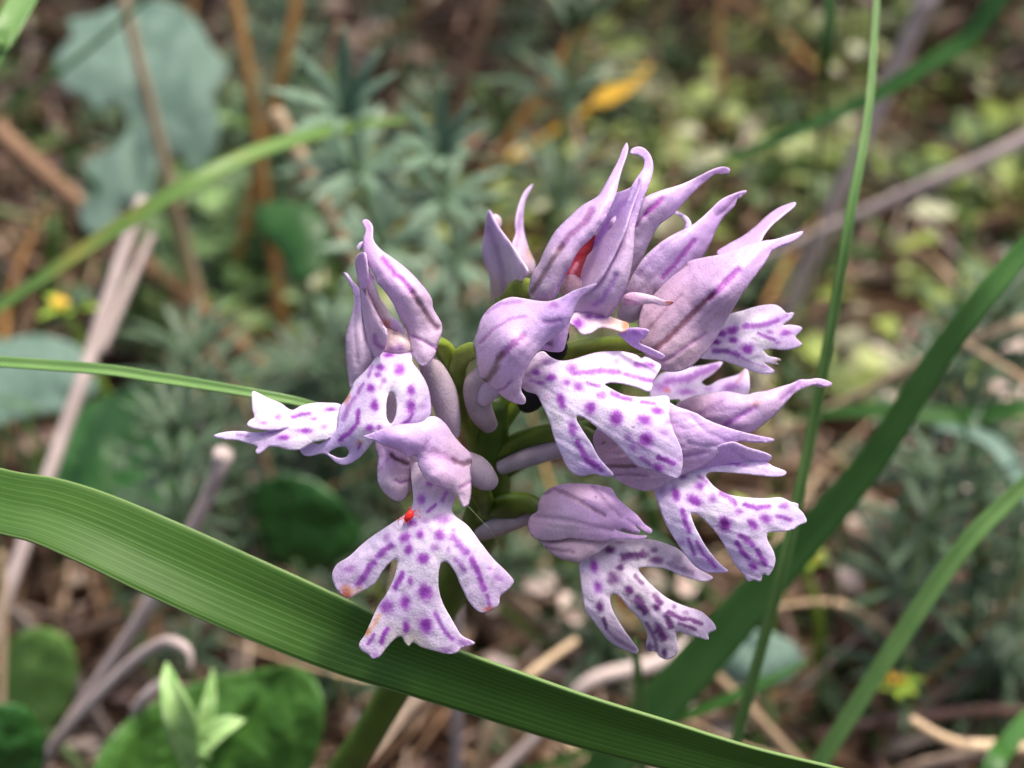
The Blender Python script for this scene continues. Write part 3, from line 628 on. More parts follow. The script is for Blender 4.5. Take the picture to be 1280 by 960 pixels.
green_tube('ovary', fd, [(752,555,3.2,9),(725,540,4,10.5),(690,540,5.5,12),(650,552,7.5,13),(620,572,9,11),(608,585,9.5,8)], S(98,120,34), S(68,92,20))
pale_tube(fd, [(745,550,4.4,11),(700,560,5.6,12),(660,572,7,12),(625,585,8,9)], S(184,168,176), S(164,148,158))

# ---- flower E: low hood; shade from the flowers above is in the lip's duller colours
fe = flower((668, 645, 4))
e10, s10, p10 = zc(640, 580, 6.4); e11, s11, p11 = zc(720, 660, 5.645)
sep(fe, p10([(130,480),(160,410),(205,380),(215,310),(260,235),(330,185),(420,160),(520,158),(640,165),(720,178),(790,195),(840,270),(920,345),(1000,410),(1060,480),(1122,532),(1110,556),(1060,540),(1010,505),(982,496),(1025,540),(1012,556),(940,545),(830,522),(900,550),(1000,570),(1080,575),(1060,598),(940,602),(800,603),(700,618),(560,600),(450,590),(400,603),(330,608),(200,600),(150,560)]),
    [(662,655,4.6),(700,630,3.4),(750,615,3.6),(780,655,2.6),(812,664,2.4),(740,670,3.0),(690,672,3.6)], 1.1,
    [(670,640,S(222,194,212)),(700,660,S(216,194,210)),(740,630,S(224,184,228)),(790,650,S(224,182,232)),(720,610,S(224,190,218))],
    [(p10([(262,240),(340,200),(440,240),(530,290),(640,350),(745,412)]), 4, S(140,88,130), .75), (p10([(180,408),(300,425),(500,455),(680,500),(800,520)]), 4, S(160,118,158), .55), (p10([(640,185),(700,240),(760,320),(880,425)]), 3.4, S(164,104,168), .5), (p10([(880,520),(960,545),(1020,560)]), 3, S(110,84,90), .8), (p10([(920,440),(1000,490)]), 2.4, VEIN, .4)],
    extra=[('e', S(90,50,80), .8, 744.5, 622, 2, 1.6), ('e', S(90,50,80), .5, 754, 624, 3, 1.5), ('v', S(120,70,110), .7, p10([(615,340),(680,380)]), 2.4)], rim=.2)
sep(fe, p10([(150,555),(200,585),(330,590),(450,575),(560,582),(700,600),(805,598),(770,645),(700,700),(620,745),(540,780),(460,775),(370,750),(290,690),(220,615)]),
    [(670,670,4.6),(720,690,3.6),(760,676,3.6)], .9, [(690,685,S(190,164,176)),(730,690,S(196,170,184))],
    [(p10([(200,598),(330,607),(400,602),(450,588),(560,597),(700,617)]), 4, S(98,62,76), .95), (p10([(265,665),(350,688),(490,706)]), 3.2, S(140,96,128), .7)], back=1.2)
lipE = dict(o=p11([(245,80),(400,78),(540,85),(640,115),(720,150),(790,215),(880,300),(965,350),(930,375),(850,370),(740,335),(640,290),(540,275),(450,280),(440,295),(480,350),(560,430),(650,500),(760,550),(880,590),(940,640),(975,680),(985,715),(930,745),(935,785),(860,770),(770,745),(710,730),(705,770),(720,850),(700,895),(640,925),(590,905),(560,870),(510,865),(495,820),(505,760),(480,690),(430,620),(370,560),(310,485),(265,460),(240,485),(250,560),(290,640),(340,720),(400,800),(440,865),(425,885),(330,850),(240,800),(180,730),(120,650),(70,580),(45,460),(30,330),(25,240),(100,205),(190,150)]),
    d=[(735,700,4.4),(790,680,4.2),(850,700,3.6),(888,722,4.6),(760,720,3.4),(735,760,3.4),(795,812,4.2),(800,750,2.8),(850,780,3.0),(890,785,4.0),(830,820,3.8)], dome=.45, res=2.0,
    base=[(740,700,S(226,210,232)),(745,730,S(222,206,226)),(760,690,S(212,192,212)),(820,690,S(196,176,198)),(880,720,S(200,172,208)),(735,760,S(210,192,214)),(780,805,S(186,158,192)),(800,740,S(214,198,214)),(850,770,S(212,192,220)),(885,785,S(216,194,226)),(830,810,S(206,186,204)),(800,705,S(236,224,232))],
    marks=[e11(130,275,32,48),e11(155,415,32,46,0,.85)]+[(k,S(104,16,116),s,*r) for k,_,s,*r in [e11(168,552,30,46),s11([(195,640),(215,700)],32,.85),s11([(230,720),(300,790),(410,855)],34,.5),e11(240,158,44,28,10),e11(315,105,34,16,0,.5),s11([(335,205),(420,200),(482,185)],62),e11(550,160,28,22,0,.8),e11(565,228,54,30,8),s11([(650,250),(720,285),(820,310)],40,.55),e11(710,220,36,46,0,.35),e11(310,282,30,26),e11(330,240,36,26,0,.45),e11(265,355,54,50,0,.85),e11(375,440,38,40,-20),s11([(430,500),(490,582)],68),s11([(415,340),(465,390)],32),s11([(550,480),(592,522)],44),e11(572,560,26,34,-30),s11([(640,620),(668,692)],46),s11([(655,595),(740,640),(800,645),(882,672)],36,.9),s11([(725,670),(840,712)],28,.85),e11(770,600,28,18,0,.5),s11([(580,700),(620,770)],70),s11([(500,670),(555,770),(572,860)],30,.7),e11(520,835,24,36,0,.75),e11(625,880,22,34,0,.9),e11(690,556,16,18,0,.7),e11(490,430,20,46,-35,.45)]])
petal('lip', fe, [lipE])
green_tube('ovary', fe, [(680,640,5,9),(660,628,6,13),(635,632,8,17),(608,645,12,15),(600,655,15,8)], S(92,112,34), S(64,86,20))
pale_tube(fe, [(672,640,7,10),(645,650,8,12),(618,660,9.5,12),(600,668,11,8)], S(188,172,176), S(166,150,156))

# ---- flower F: top open one
ff = flower((672, 372, 4))
e12, s12, p12 = zc(650, 170, 6.4); e13, s13, p13 = zc(650, 290, 6.4); e14, s14, p14 = zc(760, 190, 5.052)
sep(ff, [(783.6,179),(785.5,184),(783,196.6),(778,210.6),(773.4,228),(769,245),(764,257.5),(757,272),(748,286),(738,298),(726,309),(717,323),(712,334),(706,345),(700,359),(695,371),(681,375),(665.6,373.6),(661.7,366.6),(662.5,355.6),(667,340),(675,329),(680,316),(687.5,301),(695,289),(709,274.7),(728,257.5),(747,246),(756,232.5),(765.6,215),(773.4,199.7),(779.7,184)],
    [(783,180,1.6),(765,235,-.2),(730,280,-.7),(690,330,-.2),(670,368,.8),(700,360,-.4)], 1.0,
    [(780,195,S(196,158,212)),(760,245,S(210,178,232)),(720,290,S(214,186,228)),(690,340,S(214,190,214)),(672,365,S(206,190,200))],
    [(p12([(580,590),(540,670),(470,735),(400,795),(320,900)]), 6, S(160,80,156), .8), (p13([(340,110),(260,230),(190,350),(100,482)]), 5, S(122,86,92), .85), (p13([(375,300),(310,430),(285,530)]), 2.6, S(158,104,196), .8)], res=2.2)
sep(ff, [(788,192),(789,187),(797,183.5),(806,186),(814,196),(816.5,209),(814,222),(808,239),(803,251),(797,270),(793,286),(792,305),(788,337),(781,362),(773,379),(759,397),(750,393),(734,391),(719,390),(728,372),(737,356),(747,347),(759,327),(773,302),(777,285),(780,268),(784,252),(788,240),(791,231),(798,220),(804,211),(805,200),(797,193.5)],
    [(789,190,.4),(812,205,.2),(800,240,-.6),(785,300,-1.0),(760,350,-.6),(755,393,.4),(725,388,.9)], 1.0,
    [(810,200,S(206,170,236)),(800,245,S(208,174,234)),(785,300,S(216,190,226)),(770,350,S(214,192,222)),(740,380,S(208,186,212))],
    [(p13([(800,50),(740,180),(700,245),(595,385)]), 5, S(124,30,66), .95), (p12([(880,560),(845,650),(820,760)]), 5, S(168,92,190), .6), (p13([(770,345),(730,430),(660,540),(595,580)]), 5, S(172,104,200), .65), (p13([(850,440),(790,560),(700,680)]), 3, S(150,96,190), .7)], res=2.2)
sep(ff, [(769,243),(780,238.5),(791,233),(797,224),(803,222),(798,240),(790,262),(783,285),(776,302),(762,330),(750,350),(735,366),(721,374),(722,358),(725,340),(727,331),(732,323),(741,313),(743,300),(750,285),(760,268)],
    [(770,250,1.8),(750,310,1.0),(725,360,1.4)], .5, [(775,250,S(206,168,232)),(760,300,S(214,184,230)),(735,345,S(218,192,222))],
    [(p12([(720,680),(670,760),(600,850)]), 7, S(164,62,200), .85), (p12([(860,525),(800,570),(760,640)]), 6, S(176,116,214), .6)], name='petal')
sep(ff, [(763,276),(772,270),(780,272),(779,282),(772,288),(764,285)], [(771,279,.4)], .5, [(771,279,S(226,200,240))], name='petal', res=1.8)
petal('column', ff, [dict(o=[(742,292),(750,310),(742,330),(732,346),(722,356),(702,358),(698,342),(708,326),(714,312),(726,298)], d=[(740,302,2.4),(712,346,1.9)], dome=-.2, lift=1.0,
      base=[(738,308,S(150,20,40)),(728,318,S(150,16,40)),(715,335,S(176,40,76)),(708,346,S(170,36,64))], marks=[('v', S(214,130,156), .9, [(721,330),(716,338),(714,350)], 5)], rim=0),
     dict(o=[(704,348),(712,344),(722,346),(728,352),(735,345),(738,360),(728,370),(712,372),(700,366),(700,356)], d=[(715,352,1.5)], dome=.8, base=[(715,352,S(224,160,182)),(705,365,S(222,200,178)),(730,358,S(220,184,202))], marks=[('e', S(150,40,64), .7, 709, 346, 3, 6, 10), ('e', S(150,40,64), .6, 722, 343, 2.5, 5, 0)])])
sep(ff, [(912,211),(911,216),(902.5,217.5),(894.6,217),(879,228.6),(863,243.4),(847,261),(838,270),(825,279.5),(817,291),(809.5,306.8),(803,321),(790,347),(775,370),(765,360),(775,320),(790,280),(800,252),(805.5,247.4),(827,238.5),(849,231.6),(869,222.7),(886.7,213.8),(898.6,209.2),(906.5,208.6)],
    [(910,212,2.6),(870,230,2.2),(830,262,1.6),(790,330,2.2)], .8, [(900,212,S(206,164,222)),(850,240,S(216,186,234)),(815,290,S(204,182,214)),(790,340,S(196,176,200))],
    [(p14([(335,300),(285,345),(235,390)]), 5, S(186,40,190), .9), (p14([(235,390),(200,430),(175,470)]), 3, VEIN, .7)])
sep(ff, [(711,402.5),(715.6,393),(731,391),(750,391),(762,396),(775,401),(784,404),(786,410),(778,415),(762.5,411),(750,410),(737.5,417),(726.6,417.5),(720,410)], [(715,402,.2),(750,400,.5),(785,409,.2)], .4,
    [(720,405,S(236,216,238)),(745,405,S(238,218,226)),(775,408,S(232,196,170))], extra=[e13(470,735,46,44), e13(550,680,34,24,0,.8), e13(640,680,56,24,0,.8), e13(845,760,30,44,0,.9,S(214,140,90))], name='lip', res=1.8)
sep(ff, [(773,416),(787,410),(811,413),(807,421),(799,428),(815,436),(831,445),(829,448.5),(812,443),(795,435),(780,424)], [(780,415,.2),(800,420,-.1),(830,447,.0)], .2, [(795,418,S(200,160,232)),(820,442,S(218,186,238))], extra=[e13(930,800,60,30,0,.35)], name='lip', res=1.8)
green_tube('ovary', ff, [(668,362,1.6,10),(655,362,3.5,15),(644,376,5.5,16),(632,410,7,14),(620,460,7.5,12),(614,520,8,10),(610,550,9,7)], S(136,150,58), S(100,118,36))
for o_, a_ in (([(645,440,6,9),(640,480,7,10),(630,520,8,9),(620,552,9,6)], S(150,158,40)), ([(588,480,5,5),(596,520,6.5,8),(606,556,8.5,8),(610,575,9,5)], S(120,138,50))):
    green_tube('bract', orchid, o_, a_, a_ * .7, 0.2, .1)

# ---- flower G: tall pointed hood on the upper right, with the petals behind it
fg = flower((815, 425, 3))
e15, s15, p15 = zc(780, 330, 5.333)
sep(fg, [(1003.5,289.5),(1001.5,294.5),(989.6,302.4),(976,307),(964.5,314),(958,325),(946,342),(933.8,358),(918.8,380.6),(905.6,403),(892.5,425.6),(877.5,444.4),(860.6,459.4),(842,464.5),(825,461),(812,450),(802,434),(798,412),(800.6,392),(810,369),(817.5,358),(836,343),(850,334),(865,326),(882.7,322),(902.5,318.2),(928,308.8),(950,302.3),(968,299.5),(987.6,293.5)],
    [(1003,290,2.0),(960,310,1.0),(900,370,.3),(820,390,2.2),(840,455,1.8),(905,400,1.4),(860,340,2.2)], 1.3,
    [(990,298,S(214,178,230)),(940,330,S(214,180,232)),(880,350,S(216,186,226)),(850,380,S(208,176,204)),(900,400,S(210,184,214)),(850,440,S(204,176,190)),(815,430,S(206,178,190))],
    [(p15([(758,42),(650,150),(570,225)]), 6, S(176,52,186), .9), (p15([(590,205),(500,290),(400,390),(300,490),(200,572)]), 6, S(118,50,76), .9), (p15([(540,465),(400,560),(330,615),(250,648)]), 3.4, S(176,96,176), .6), (p15([(385,210),(290,290),(160,440)]), 3, S(158,100,136), .5), (p15([(160,210),(215,140),(310,65),(420,10)]), 3.4, S(158,110,112), .65)], res=2.2, back=1.4)
sep(fg, [(995,253.5),(993,258),(980,269),(964,283),(956,293),(950,304),(928,312),(902,322),(896,316),(910,306),(928,296),(944,284),(958,271),(974,260)], [(995,254,3.2),(950,290,2.4),(905,316,2.4)], .4, [(985,262,S(206,168,216)),(930,300,S(214,184,232))])
sep(fg, [(869,279),(887,263),(902,249),(918,242),(933,238),(930,243),(923.5,244),(918,257),(904,271),(896,285),(887,305),(875,325),(850,345),(825,372),(805,395),(787,403),(772,396),(775,380),(780,368),(784,358),(792,342),(803,325),(819,309),(835,297),(855,287)],
    [(932,239,3.6),(900,260,3.0),(860,305,2.2),(800,370,2.6),(780,398,3.0)], .8, [(920,245,S(204,164,220)),(880,285,S(212,178,232)),(830,325,S(216,190,236)),(800,370,S(214,190,212)),(785,395,S(206,196,202))],
    [(p14([(540,560),(450,670),(400,730),(345,785)]), 5, S(178,62,186), .85), (p14([(480,500),(330,620),(190,780)]), 4, S(186,140,208), .5), (p14([(815,275),(740,360),(680,400)]), 3, S(150,110,160), .6), ([(800,396),(812,378),(818,362)], 3, S(150,120,110), .7)], back=.8)
sep(fg, [(841,264),(845,264),(852,266.5),(860,272.5),(864,281),(860,288),(855,286),(857,279),(852,271.5),(844,268)], [(842,266,3.4),(860,280,2.4)], .2, [(850,270,S(226,206,240))], name='petal', res=1.8)
sep(fg, [(779.7,371),(784,367.5),(791,366),(814,369.5),(830,375),(842,376.7),(837.5,381.5),(828,382),(814,379),(783,380.5)], [(785,374,1.0),(840,378,-.4)], .35, [(790,373,S(232,196,228)),(815,375,S(234,220,232)),(835,378,S(226,190,210))], extra=[e13(1200,565,36,18,0,.85,S(206,120,90)), s13([(860,545),(930,560)],20,.6,S(196,120,180)), e13(1225,568,12,10,0,.8,S(120,60,60))], name='lip', res=1.8)
petal('lip', fg, [dict(o=p15([(690,345),(800,310),(900,280),(1000,272),(1040,290),(1080,325),(1130,325),(1115,360),(1060,408),(1110,405),(1185,425),(1170,455),(1140,485),(1185,535),(1170,548),(1080,572),(980,565),(930,575),(960,610),(1040,632),(1044,642),(1012,650),(1030,668),(985,665),(935,660),(1000,712),(985,730),(900,728),(800,690),(650,640),(500,620),(580,500),(630,420)]),
    d=[(885,440,4.2),(920,400,3.6),(975,385,4.2),(1000,425,4.8),(965,465,4.4),(940,430,3.4)], dome=.4, res=1.9, base=[(900,430,WHITE),(930,400,WHITE),(970,388,S(224,200,242)),(995,410,S(222,194,240)),(990,432,S(218,186,236)),(950,445,WHITE),(965,462,S(220,196,236)),(955,430,WHITE)],
    marks=[e15(655,465,42,26),e15(725,440,46,32,-20),e15(610,518,40,22),e15(730,507,40,26),e15(820,565,50,38),e15(815,415,34,24),s15([(860,415),(940,405),(1015,380)],40,.75),s15([(600,580),(680,575),(760,605)],38,.75),s15([(895,465),(1000,505)],26,.75),e15(970,455,34,18,0,.6),e15(1070,460,42,24,-8,.8),e15(1020,525,26,18,0,.5),s15([(760,610),(850,655),(960,690)],14,.4),s15([(1080,345),(1030,380)],30,.4),e15(1015,652,26,16,0,.7,S(206,180,150)),e15(1035,632,14,8,0,.7,S(170,120,90)),s15([(900,495),(850,495),(890,505)],10,.5,S(150,120,150))])])
green_tube('ovary', fg, [(812,432,2.8,9),(785,430,3.6,12),(745,434,4.6,13),(705,446,5.4,13),(665,480,6.6,11),(630,530,8,9),(612,562,9,6)], S(150,168,64), S(100,124,34))

# ---- flower I: pointed hood far right, its lip blurred behind
fi = flower((850, 505, 5))
e16, s16, p16 = zc(800, 440, 5.12)
sep(fi, [(845,507),(864,496.6),(890,492),(909,490),(933,494),(944,491),(957,489.5),(976,483.5),(991.4,478.5),(1000,474.5),(1010,474.5),(1022.7,473),(1033,475.5),(1040,480),(1034,483.5),(1020.7,480.5),(1007,484.5),(995,490),(987.5,497),(972,514),(956,528.5),(944.5,537),(936,541),(917,540),(888,532),(862,520)],
    [(850,508,4.6),(900,505,3.4),(960,500,2.8),(1038,480,3.2),(935,538,3.0)], 1.0,
    [(870,505,S(204,172,196)),(910,510,S(212,180,220)),(960,505,S(218,192,224)),(1000,482,S(204,164,216)),(1030,478,S(208,172,222))],
    [(p16([(735,352),(640,410),(535,470)]), 5, S(170,84,190), .8), (p16([(1010,195),(960,260),(900,300)]), 4, S(164,104,184), .6), (p16([(520,330),(400,390)]), 5, S(190,140,200), .5)], extra=[('e', S(226,176,170), .6, 946, 503, 9, 5, -20)], back=1.0)
petal('lip', fi, [dict(o=[(812,490),(818,476),(826,468),(849,461.5),(878,457.6),(903,453),(894,465),(877,478.5),(884,483),(897.7,476),(909,472.5),(923,468.5),(933,461),(937,477),(934,494),(910,496),(878,500),(849,508),(835,505),(815,500)],
    d=[(820,490,7),(870,470,8),(900,456,9),(930,468,8),(860,500,6)], dome=.4, base=[(830,490,S(222,200,238)),(880,465,S(232,216,242)),(920,480,S(226,200,238)),(860,498,S(226,208,240))],
    marks=[s16([(180,190),(300,175),(480,100)],56,.7),e16(140,230,52,34,0,.6),e16(290,260,62,24,0,.7),e16(580,230,70,36,-15,.65),e16(175,248,26,18,20,.8,S(206,110,120)),s16([(660,130),(620,200)],30,.7,S(190,140,160)),e16(440,240,30,20,0,.4)])])
green_tube('ovary', fi, [(850,507,5.4,8),(815,512,6.4,10),(760,525,7.2,11),(700,550,8.4,11),(640,585,10,10),(608,610,11,7)], S(92,116,36), S(64,90,22))

# ---- flower J: small bud at the back
fj = flower((628, 376, 9))
sep(fj, [(611,262.5),(614,266),(617,272),(625,286),(640,306),(652,325),(660,340),(652,352),(638,372),(628,380),(617,380),(614,365),(612,345),(605,328),(603,312),(606,292),(608,275)], [(611,265,9.6),(625,320,8),(630,375,8.6)], 1.1,
    [(610,280,S(214,182,230)),(620,315,S(226,206,238)),(640,330,S(232,220,238)),(622,370,S(220,190,180))], [([(612,285),(620,305),(627,335),(632,372)], 5, S(190,140,206), .65)], back=1.0)
sep(fj, [(666,230),(664,236),(657,250),(654,269.6),(655,291),(661,312),(669,333),(664,342),(655,344),(644,330),(639,312),(640.5,303),(645,291),(644,280),(647.6,259),(655.5,239.5)], [(665,232,10.5),(650,280,9),(655,335,8.6)], .7,
    [(660,245,S(190,160,206)),(650,280,S(212,184,230)),(660,330,S(226,206,220))], [([(650,270),(647,300),(645,312)], 4, S(150,110,170), .6)], extra=[('e', S(220,180,150), .6, 662, 318, 4, 9, -20)])
sep(fj, [(615,270),(620,268),(626,274),(626,283),(621,284),(617,277)], [(621,276,9.8)], .2, [(621,276,S(206,186,190))], name='petal', res=2)
green_tube('ovary', fj, [(626,374,9,8),(622,395,9,9),(618,440,9,8),(614,500,9.5,7),(611,540,10,5)], S(120,140,60), S(90,110,40))

# ---- red mite, black form with legs and a silk thread on the orchid
def ellipsoid(c, ax, n=12, m=18):
    """ax: three half-axis vectors"""
    V = []; F = []
    for i in range(n + 1):
        th = math.pi * i / n
        for j in range(m):
            ph = 2 * math.pi * j / m
            V.append(c + ax[0] * math.cos(th) + ax[1] * math.sin(th) * math.cos(ph) + ax[2] * math.sin(th) * math.sin(ph))
    for i in range(n):
        for j in range(m): F.append([i * m + j, i * m + (j + 1) % m, (i + 1) * m + (j + 1) % m, (i + 1) * m + j])
    return np.array(V), F

def join(parts):
    V = []; F = []; n = 0
    for v, f in parts: V.append(v); F += [[i + n for i in q] for q in f]; n += len(v)
    return np.concatenate(V), F

def dirpx(dx, dy, dz, s=1.0):   # pixel direction vector -> world vector
    return (RIGHT * dx - UP * dy) * mmpx(0) * s + FWD * dz * 1e-3

zl = -.62
parts = [ellipsoid(P(511.5, 644.5, zl - .12), [dirpx(4.2, -6.4, 0), dirpx(4.2, 2.8, 0), dirpx(0, 0, .24)]),
         ellipsoid(P(508.2, 649.5, zl - .1), [dirpx(1.6, -2.4, 0), dirpx(2.6, 1.7, 0), dirpx(0, 0, .13)], 8, 10)]
for pts in ([(516,641),(520,637.5),(524,639),(525,642)], [(516,644),(521,643.5),(524,645),(525.5,648)], [(514,639),(513.5,635.5),(516,634.5)], [(511,638),(511.5,635),(513,633.5)],
            [(508,647),(503,648.5),(499,650),(497.5,656)], [(507,650),(505,653),(505,658)], [(508,648),(503.5,646),(499.5,647.5),(497,652)], [(510,651),(511,654),(513,656)]):
    k = len(pts)
    v, f, _ = tube_px([(x, y, zl - .12 - .12 * math.sin(math.pi * i / (k - 1)), .55 - .1 * i) for i, (x, y) in enumerate(pts)], sides=6, k=4); parts.append((v, f))
V, F = join(parts)
tag(mesh('mite', V, F, M['mite']), 'tiny red mite crawling on the spotted flower lip', 'mite')

parts = [ellipsoid(P(672, 478, 5.2), [dirpx(-19, 40, .6), dirpx(21, 10, 0), dirpx(0, 0, 1.1)]),
         ellipsoid(P(693, 436, 4.6), [dirpx(-9, 17, .2), dirpx(15, 8, 0), dirpx(0, 0, .8)]),
         ellipsoid(P(702, 420, 4.4), [dirpx(-5, 9, .1), dirpx(9, 5, 0), dirpx(0, 0, .5)])]
for pts in ([(688,462,5,2),(704,468,5.4,1.6),(712,480,6.2,1.2)], [(655,470,5,2),(645,478,5.6,1.6),(638,492,6.4,1.2)], [(678,500,5.2,2),(688,512,5.6,1.6),(690,528,6.2,1.1)]):
    v, f, _ = tube_px(pts, sides=7, k=5); parts.append((v, f))
V, F = join(parts)
tag(mesh('black_form', V, F, M['black']), 'small black form with legs mostly hidden behind the central spotted flower lip', 'black_form')
V, F, uv = tube_px([(583,631,.2,.28),(592,640,1.2,.22),(604,653,2.4,.2),(614,664,4,.2),(628,690,12,.25)], sides=5, k=6)
tag(mesh('silk_thread', V, F, M['silk']), 'fine pale silk thread hanging from a flower hood', 'thread')
# ------------------------------------------------------------------ grass, stalks and leaves around the orchid
def rooted(pts, end, spread=.02):
    """continue a blade from one end down to the ground"""
    W = [P(*p) for p in pts]
    a, b = (W[-1], W[-2]) if end == 'last' else (W[0], W[1])
    d3 = (a - b) / np.linalg.norm(a - b)
    if d3[2] < -.2:                                   # already heading down: go straight on
        q = a.copy(); 
        while q[2] > gh(q[0], q[1]) - .004 and np.linalg.norm(q - a) < .3: q = q + d3 * .002
        return W + [a * .5 + q * .5, q] if end == 'last' else [q, a * .5 + q * .5] + W
    d = a - b; d[2] = 0; d /= max(np.linalg.norm(d), 1e-9)
    h = a[2] - gh(a[0], a[1])
    g = a + d * min(spread, .6 * max(h, .004)); g[2] = gh(g[0], g[1]) - .004
    mid = a * .5 + g * .5 + d * .12 * h
    return W + [mid, g] if end == 'last' else [g, mid] + W

def blade(pts, wpx, mat, label, root='last', cat='grass blade', name='grass_blade', fold=.14, roll=0.0, face=None, thick=.00012, group=None, wroot=.8, cross=6, k=8):
    W = rooted(pts, root)
    wd = [w * mmpx(p[2]) for w, p in zip(wpx, pts)]
    wd = wd + [wd[-1] * (1 + wroot) / 2, wd[-1] * wroot] if root == 'last' else [wd[0] * wroot, wd[0] * (1 + wroot) / 2] + wd
    V, F, uv = ribbon_w(W, wd, face=face, fold=fold, roll=roll, k=k, cross=cross)
    g = W[-1] if root == 'last' else W[0]
    return tag(mesh(name, V, F, M[mat], uv=uv, thick=thick, loc=g), label, cat, group)

def stalk(pts, wpx, mat, label, root='last', cat='dry stalk', name='dry_stalk', extra=None, group=None):
    W = rooted(pts, root, .012)
    rd = [w * mmpx(p[2]) / 2 for w, p in zip(wpx, pts)]
    rd = rd + [rd[-1], rd[-1]] if root == 'last' else [rd[0], rd[0]] + rd
    V, F, uv = tube_w(W, rd, sides=9, k=6, ribs=.06, twist=.02)
    if extra:
        for ex in extra:
            v, f, u = tube_px([(x, y, z, r / 2) for x, y, z, r in ex], sides=9, k=6, ribs=.06)
            F = F + [[i + len(V) for i in q] for q in f]; V = np.concatenate([V, v]); uv = np.concatenate([uv, u])
    g = W[-1] if root == 'last' else W[0]
    return tag(mesh(name, V, F, M[mat], uv=uv, loc=g), label, cat, group)

# the broad blade that crosses in front of the stem
blade([(-420,560,12),(-160,585,7),(0,628,5),(60,641,4.6),(120,663,4.2),(200,698,3.9),(300,741,3.7),(420,790,3.6),(500,820,3.6),(600,854,3.7),(720,894,3.9),(820,923,4.2),(920,950,4.6),(1030,972,5.2),(1200,1002,7)],
      [50,70,82,88,94,97,96,94,90,88,82,76,64,48,16], 'blade', 'broad green grass blade arching across right beneath the spotted flowers', root='first', fold=.1, face=[(0, -.45, .9), (0, -.96, .1)], thick=.00022, cross=12)
blade([(-420,452,22),(-160,447,14),(100,461,10.5),(200,474,9.5),(300,490,9),(380,505,9.5),(450,524,12)], [14,15,15,15,13,11,3], 'blade_pale', 'thin bright green leaf tip reaching behind the left flower lip', root='first', fold=.3)
blade([(-60,170,34),(0,55,34),(38,-10,38),(90,-90,48)], [40,40,36,30], 'blade_pale', 'wide pale green blade beside the lobed grey-green leaf', root='first')
blade([(20,132,150),(110,66,140),(195,-8,130),(260,-60,125)], [10,10,9,6], 'blade_dark', 'thin dark green stem leaning over the lobed grey-green leaf', root='first', fold=.4)
blade([(-30,405,80),(60,345,75),(150,285,72),(250,225,72),(340,185,78),(450,158,92),(540,150,115)], [20,22,24,25,24,20,8], 'blade_mix', 'curved green blade with a yellowed base above the forked dry stalk', root='first')
blade([(1102,-70,30),(1096,0,26),(1085,140,22),(1062,270,20),(1040,400,22),(1010,560,26),(975,720,30),(920,925,38),(900,1000,42)], [3,7,10,12,13,14,14,13,13], 'blade_pale', 'long thin upright green blade beside the pointed flower hoods', fold=.3)
blade([(1310,0,88),(1200,58,90),(1100,118,95),(1000,165,105),(900,205,118),(800,250,140)], [26,26,24,22,18,6], 'blade_dark', 'dark green blade slanting over the mottled ground plants', root='first')
blade([(1330,240,26),(1290,300,28),(1230,372,30),(1170,452,34),(1080,590,42),(960,730,55),(880,822,65),(810,900,74),(730,1000,88)], [14,24,30,32,38,52,58,60,58], 'blade_mid', 'broad mid green blade rising behind the low spotted lips', fold=.1)
blade([(1320,570,34),(1262,625,36),(1200,690,38),(1120,805,42),(1030,945,48),(980,1015,52)], [14,20,22,22,20,20], 'blade_pale', 'narrow light green blade rising from the pale litter', fold=.25)
blade([(990,522,125),(1090,514,115),(1200,524,110),(1320,535,104)], [8,22,26,26], 'blade_dark', 'short green blade lying level behind the broad rising blade')
blade([(1170,533,106),(1230,548,100),(1262,580,97),(1290,625,96)], [10,20,24,22], 'leaf_grey', 'bent pale grey-green leaf tip drooping past the level blade')
blade([(1040,-40,100),(1036,20,100),(1030,95,104),(1022,200,120)], [14,14,13,10], 'blade_dark', 'short dull green blade next to the tall thin blade')
blade([(792,800,50),(797,860,56),(803,960,66)], [8,13,13], 'blade_pale', 'light green shoot under the shaded purple-blotched lip', fold=.4)
blade([(1010,826,70),(950,856,70),(870,890,72),(800,915,78)], [5,13,13,12], 'blade_dark', 'small green blade crossing low behind the broad blade tip')
blade([(1230,985,60),(1260,930,66),(1300,880,72)], [26,24,18], 'blade_dark', 'dark green blade low among the dry straw', root='first')

# dry stalks
stalk([(178,248,118),(150,330,115),(112,450,110),(75,555,106)], [14,18,19,18], 'straw_grey', 'forked greyish brown dry stalk standing before the round green leaves', extra=[[(190,294,118,10),(160,360,115,14),(125,440,111,15)]])
stalk([(279,566,58),(268,600,60),(240,660,63),(170,780,70),(66,936,80)], [27,20,18,18,17], 'straw_grey', 'broken brown stem with a knobbed end under the broad green blade', extra=[[(284,572,58,16),(276,590,58.5,15),(262,612,60,12)]])
stalk([(238,836,61),(237,818,61),(226,806,61.5),(204,803,63),(165,828,67),(112,880,72),(60,942,79)], [5,11,14,14,15,15,15], 'straw_grey', 'pale dry stem with its tip curled into a hook beside the pale bud')
stalk([(214,846,66),(190,862,66),(170,884,68),(165,900,70)], [10,14,12,9], 'straw_grey', 'short curled scrap of pale dry stem by the pale bud')
stalk([(146,-60,158),(152,-10,160),(182,110,170),(217,248,185)], [12,13,14,15], 'straw', 'pale pinkish dry stalk leaning across the lobed grey-green leaf')
stalk([(-30,140,175),(40,205,180),(105,262,186)], [30,28,26], 'straw_brown', 'thick reddish brown dry stalk left of the lobed leaf')
stalk([(760,-50,215),(745,-10,218),(700,80,225),(636,178,236)], [17,17,17,16], 'straw_orange', 'thick tan dry stalk leaning beside the yellow leaf')
stalk([(376,-30,200),(360,60,206),(338,150,214)], [14,15,15], 'straw_orange', 'orange dry stalk near the whorled grey-green sprig')
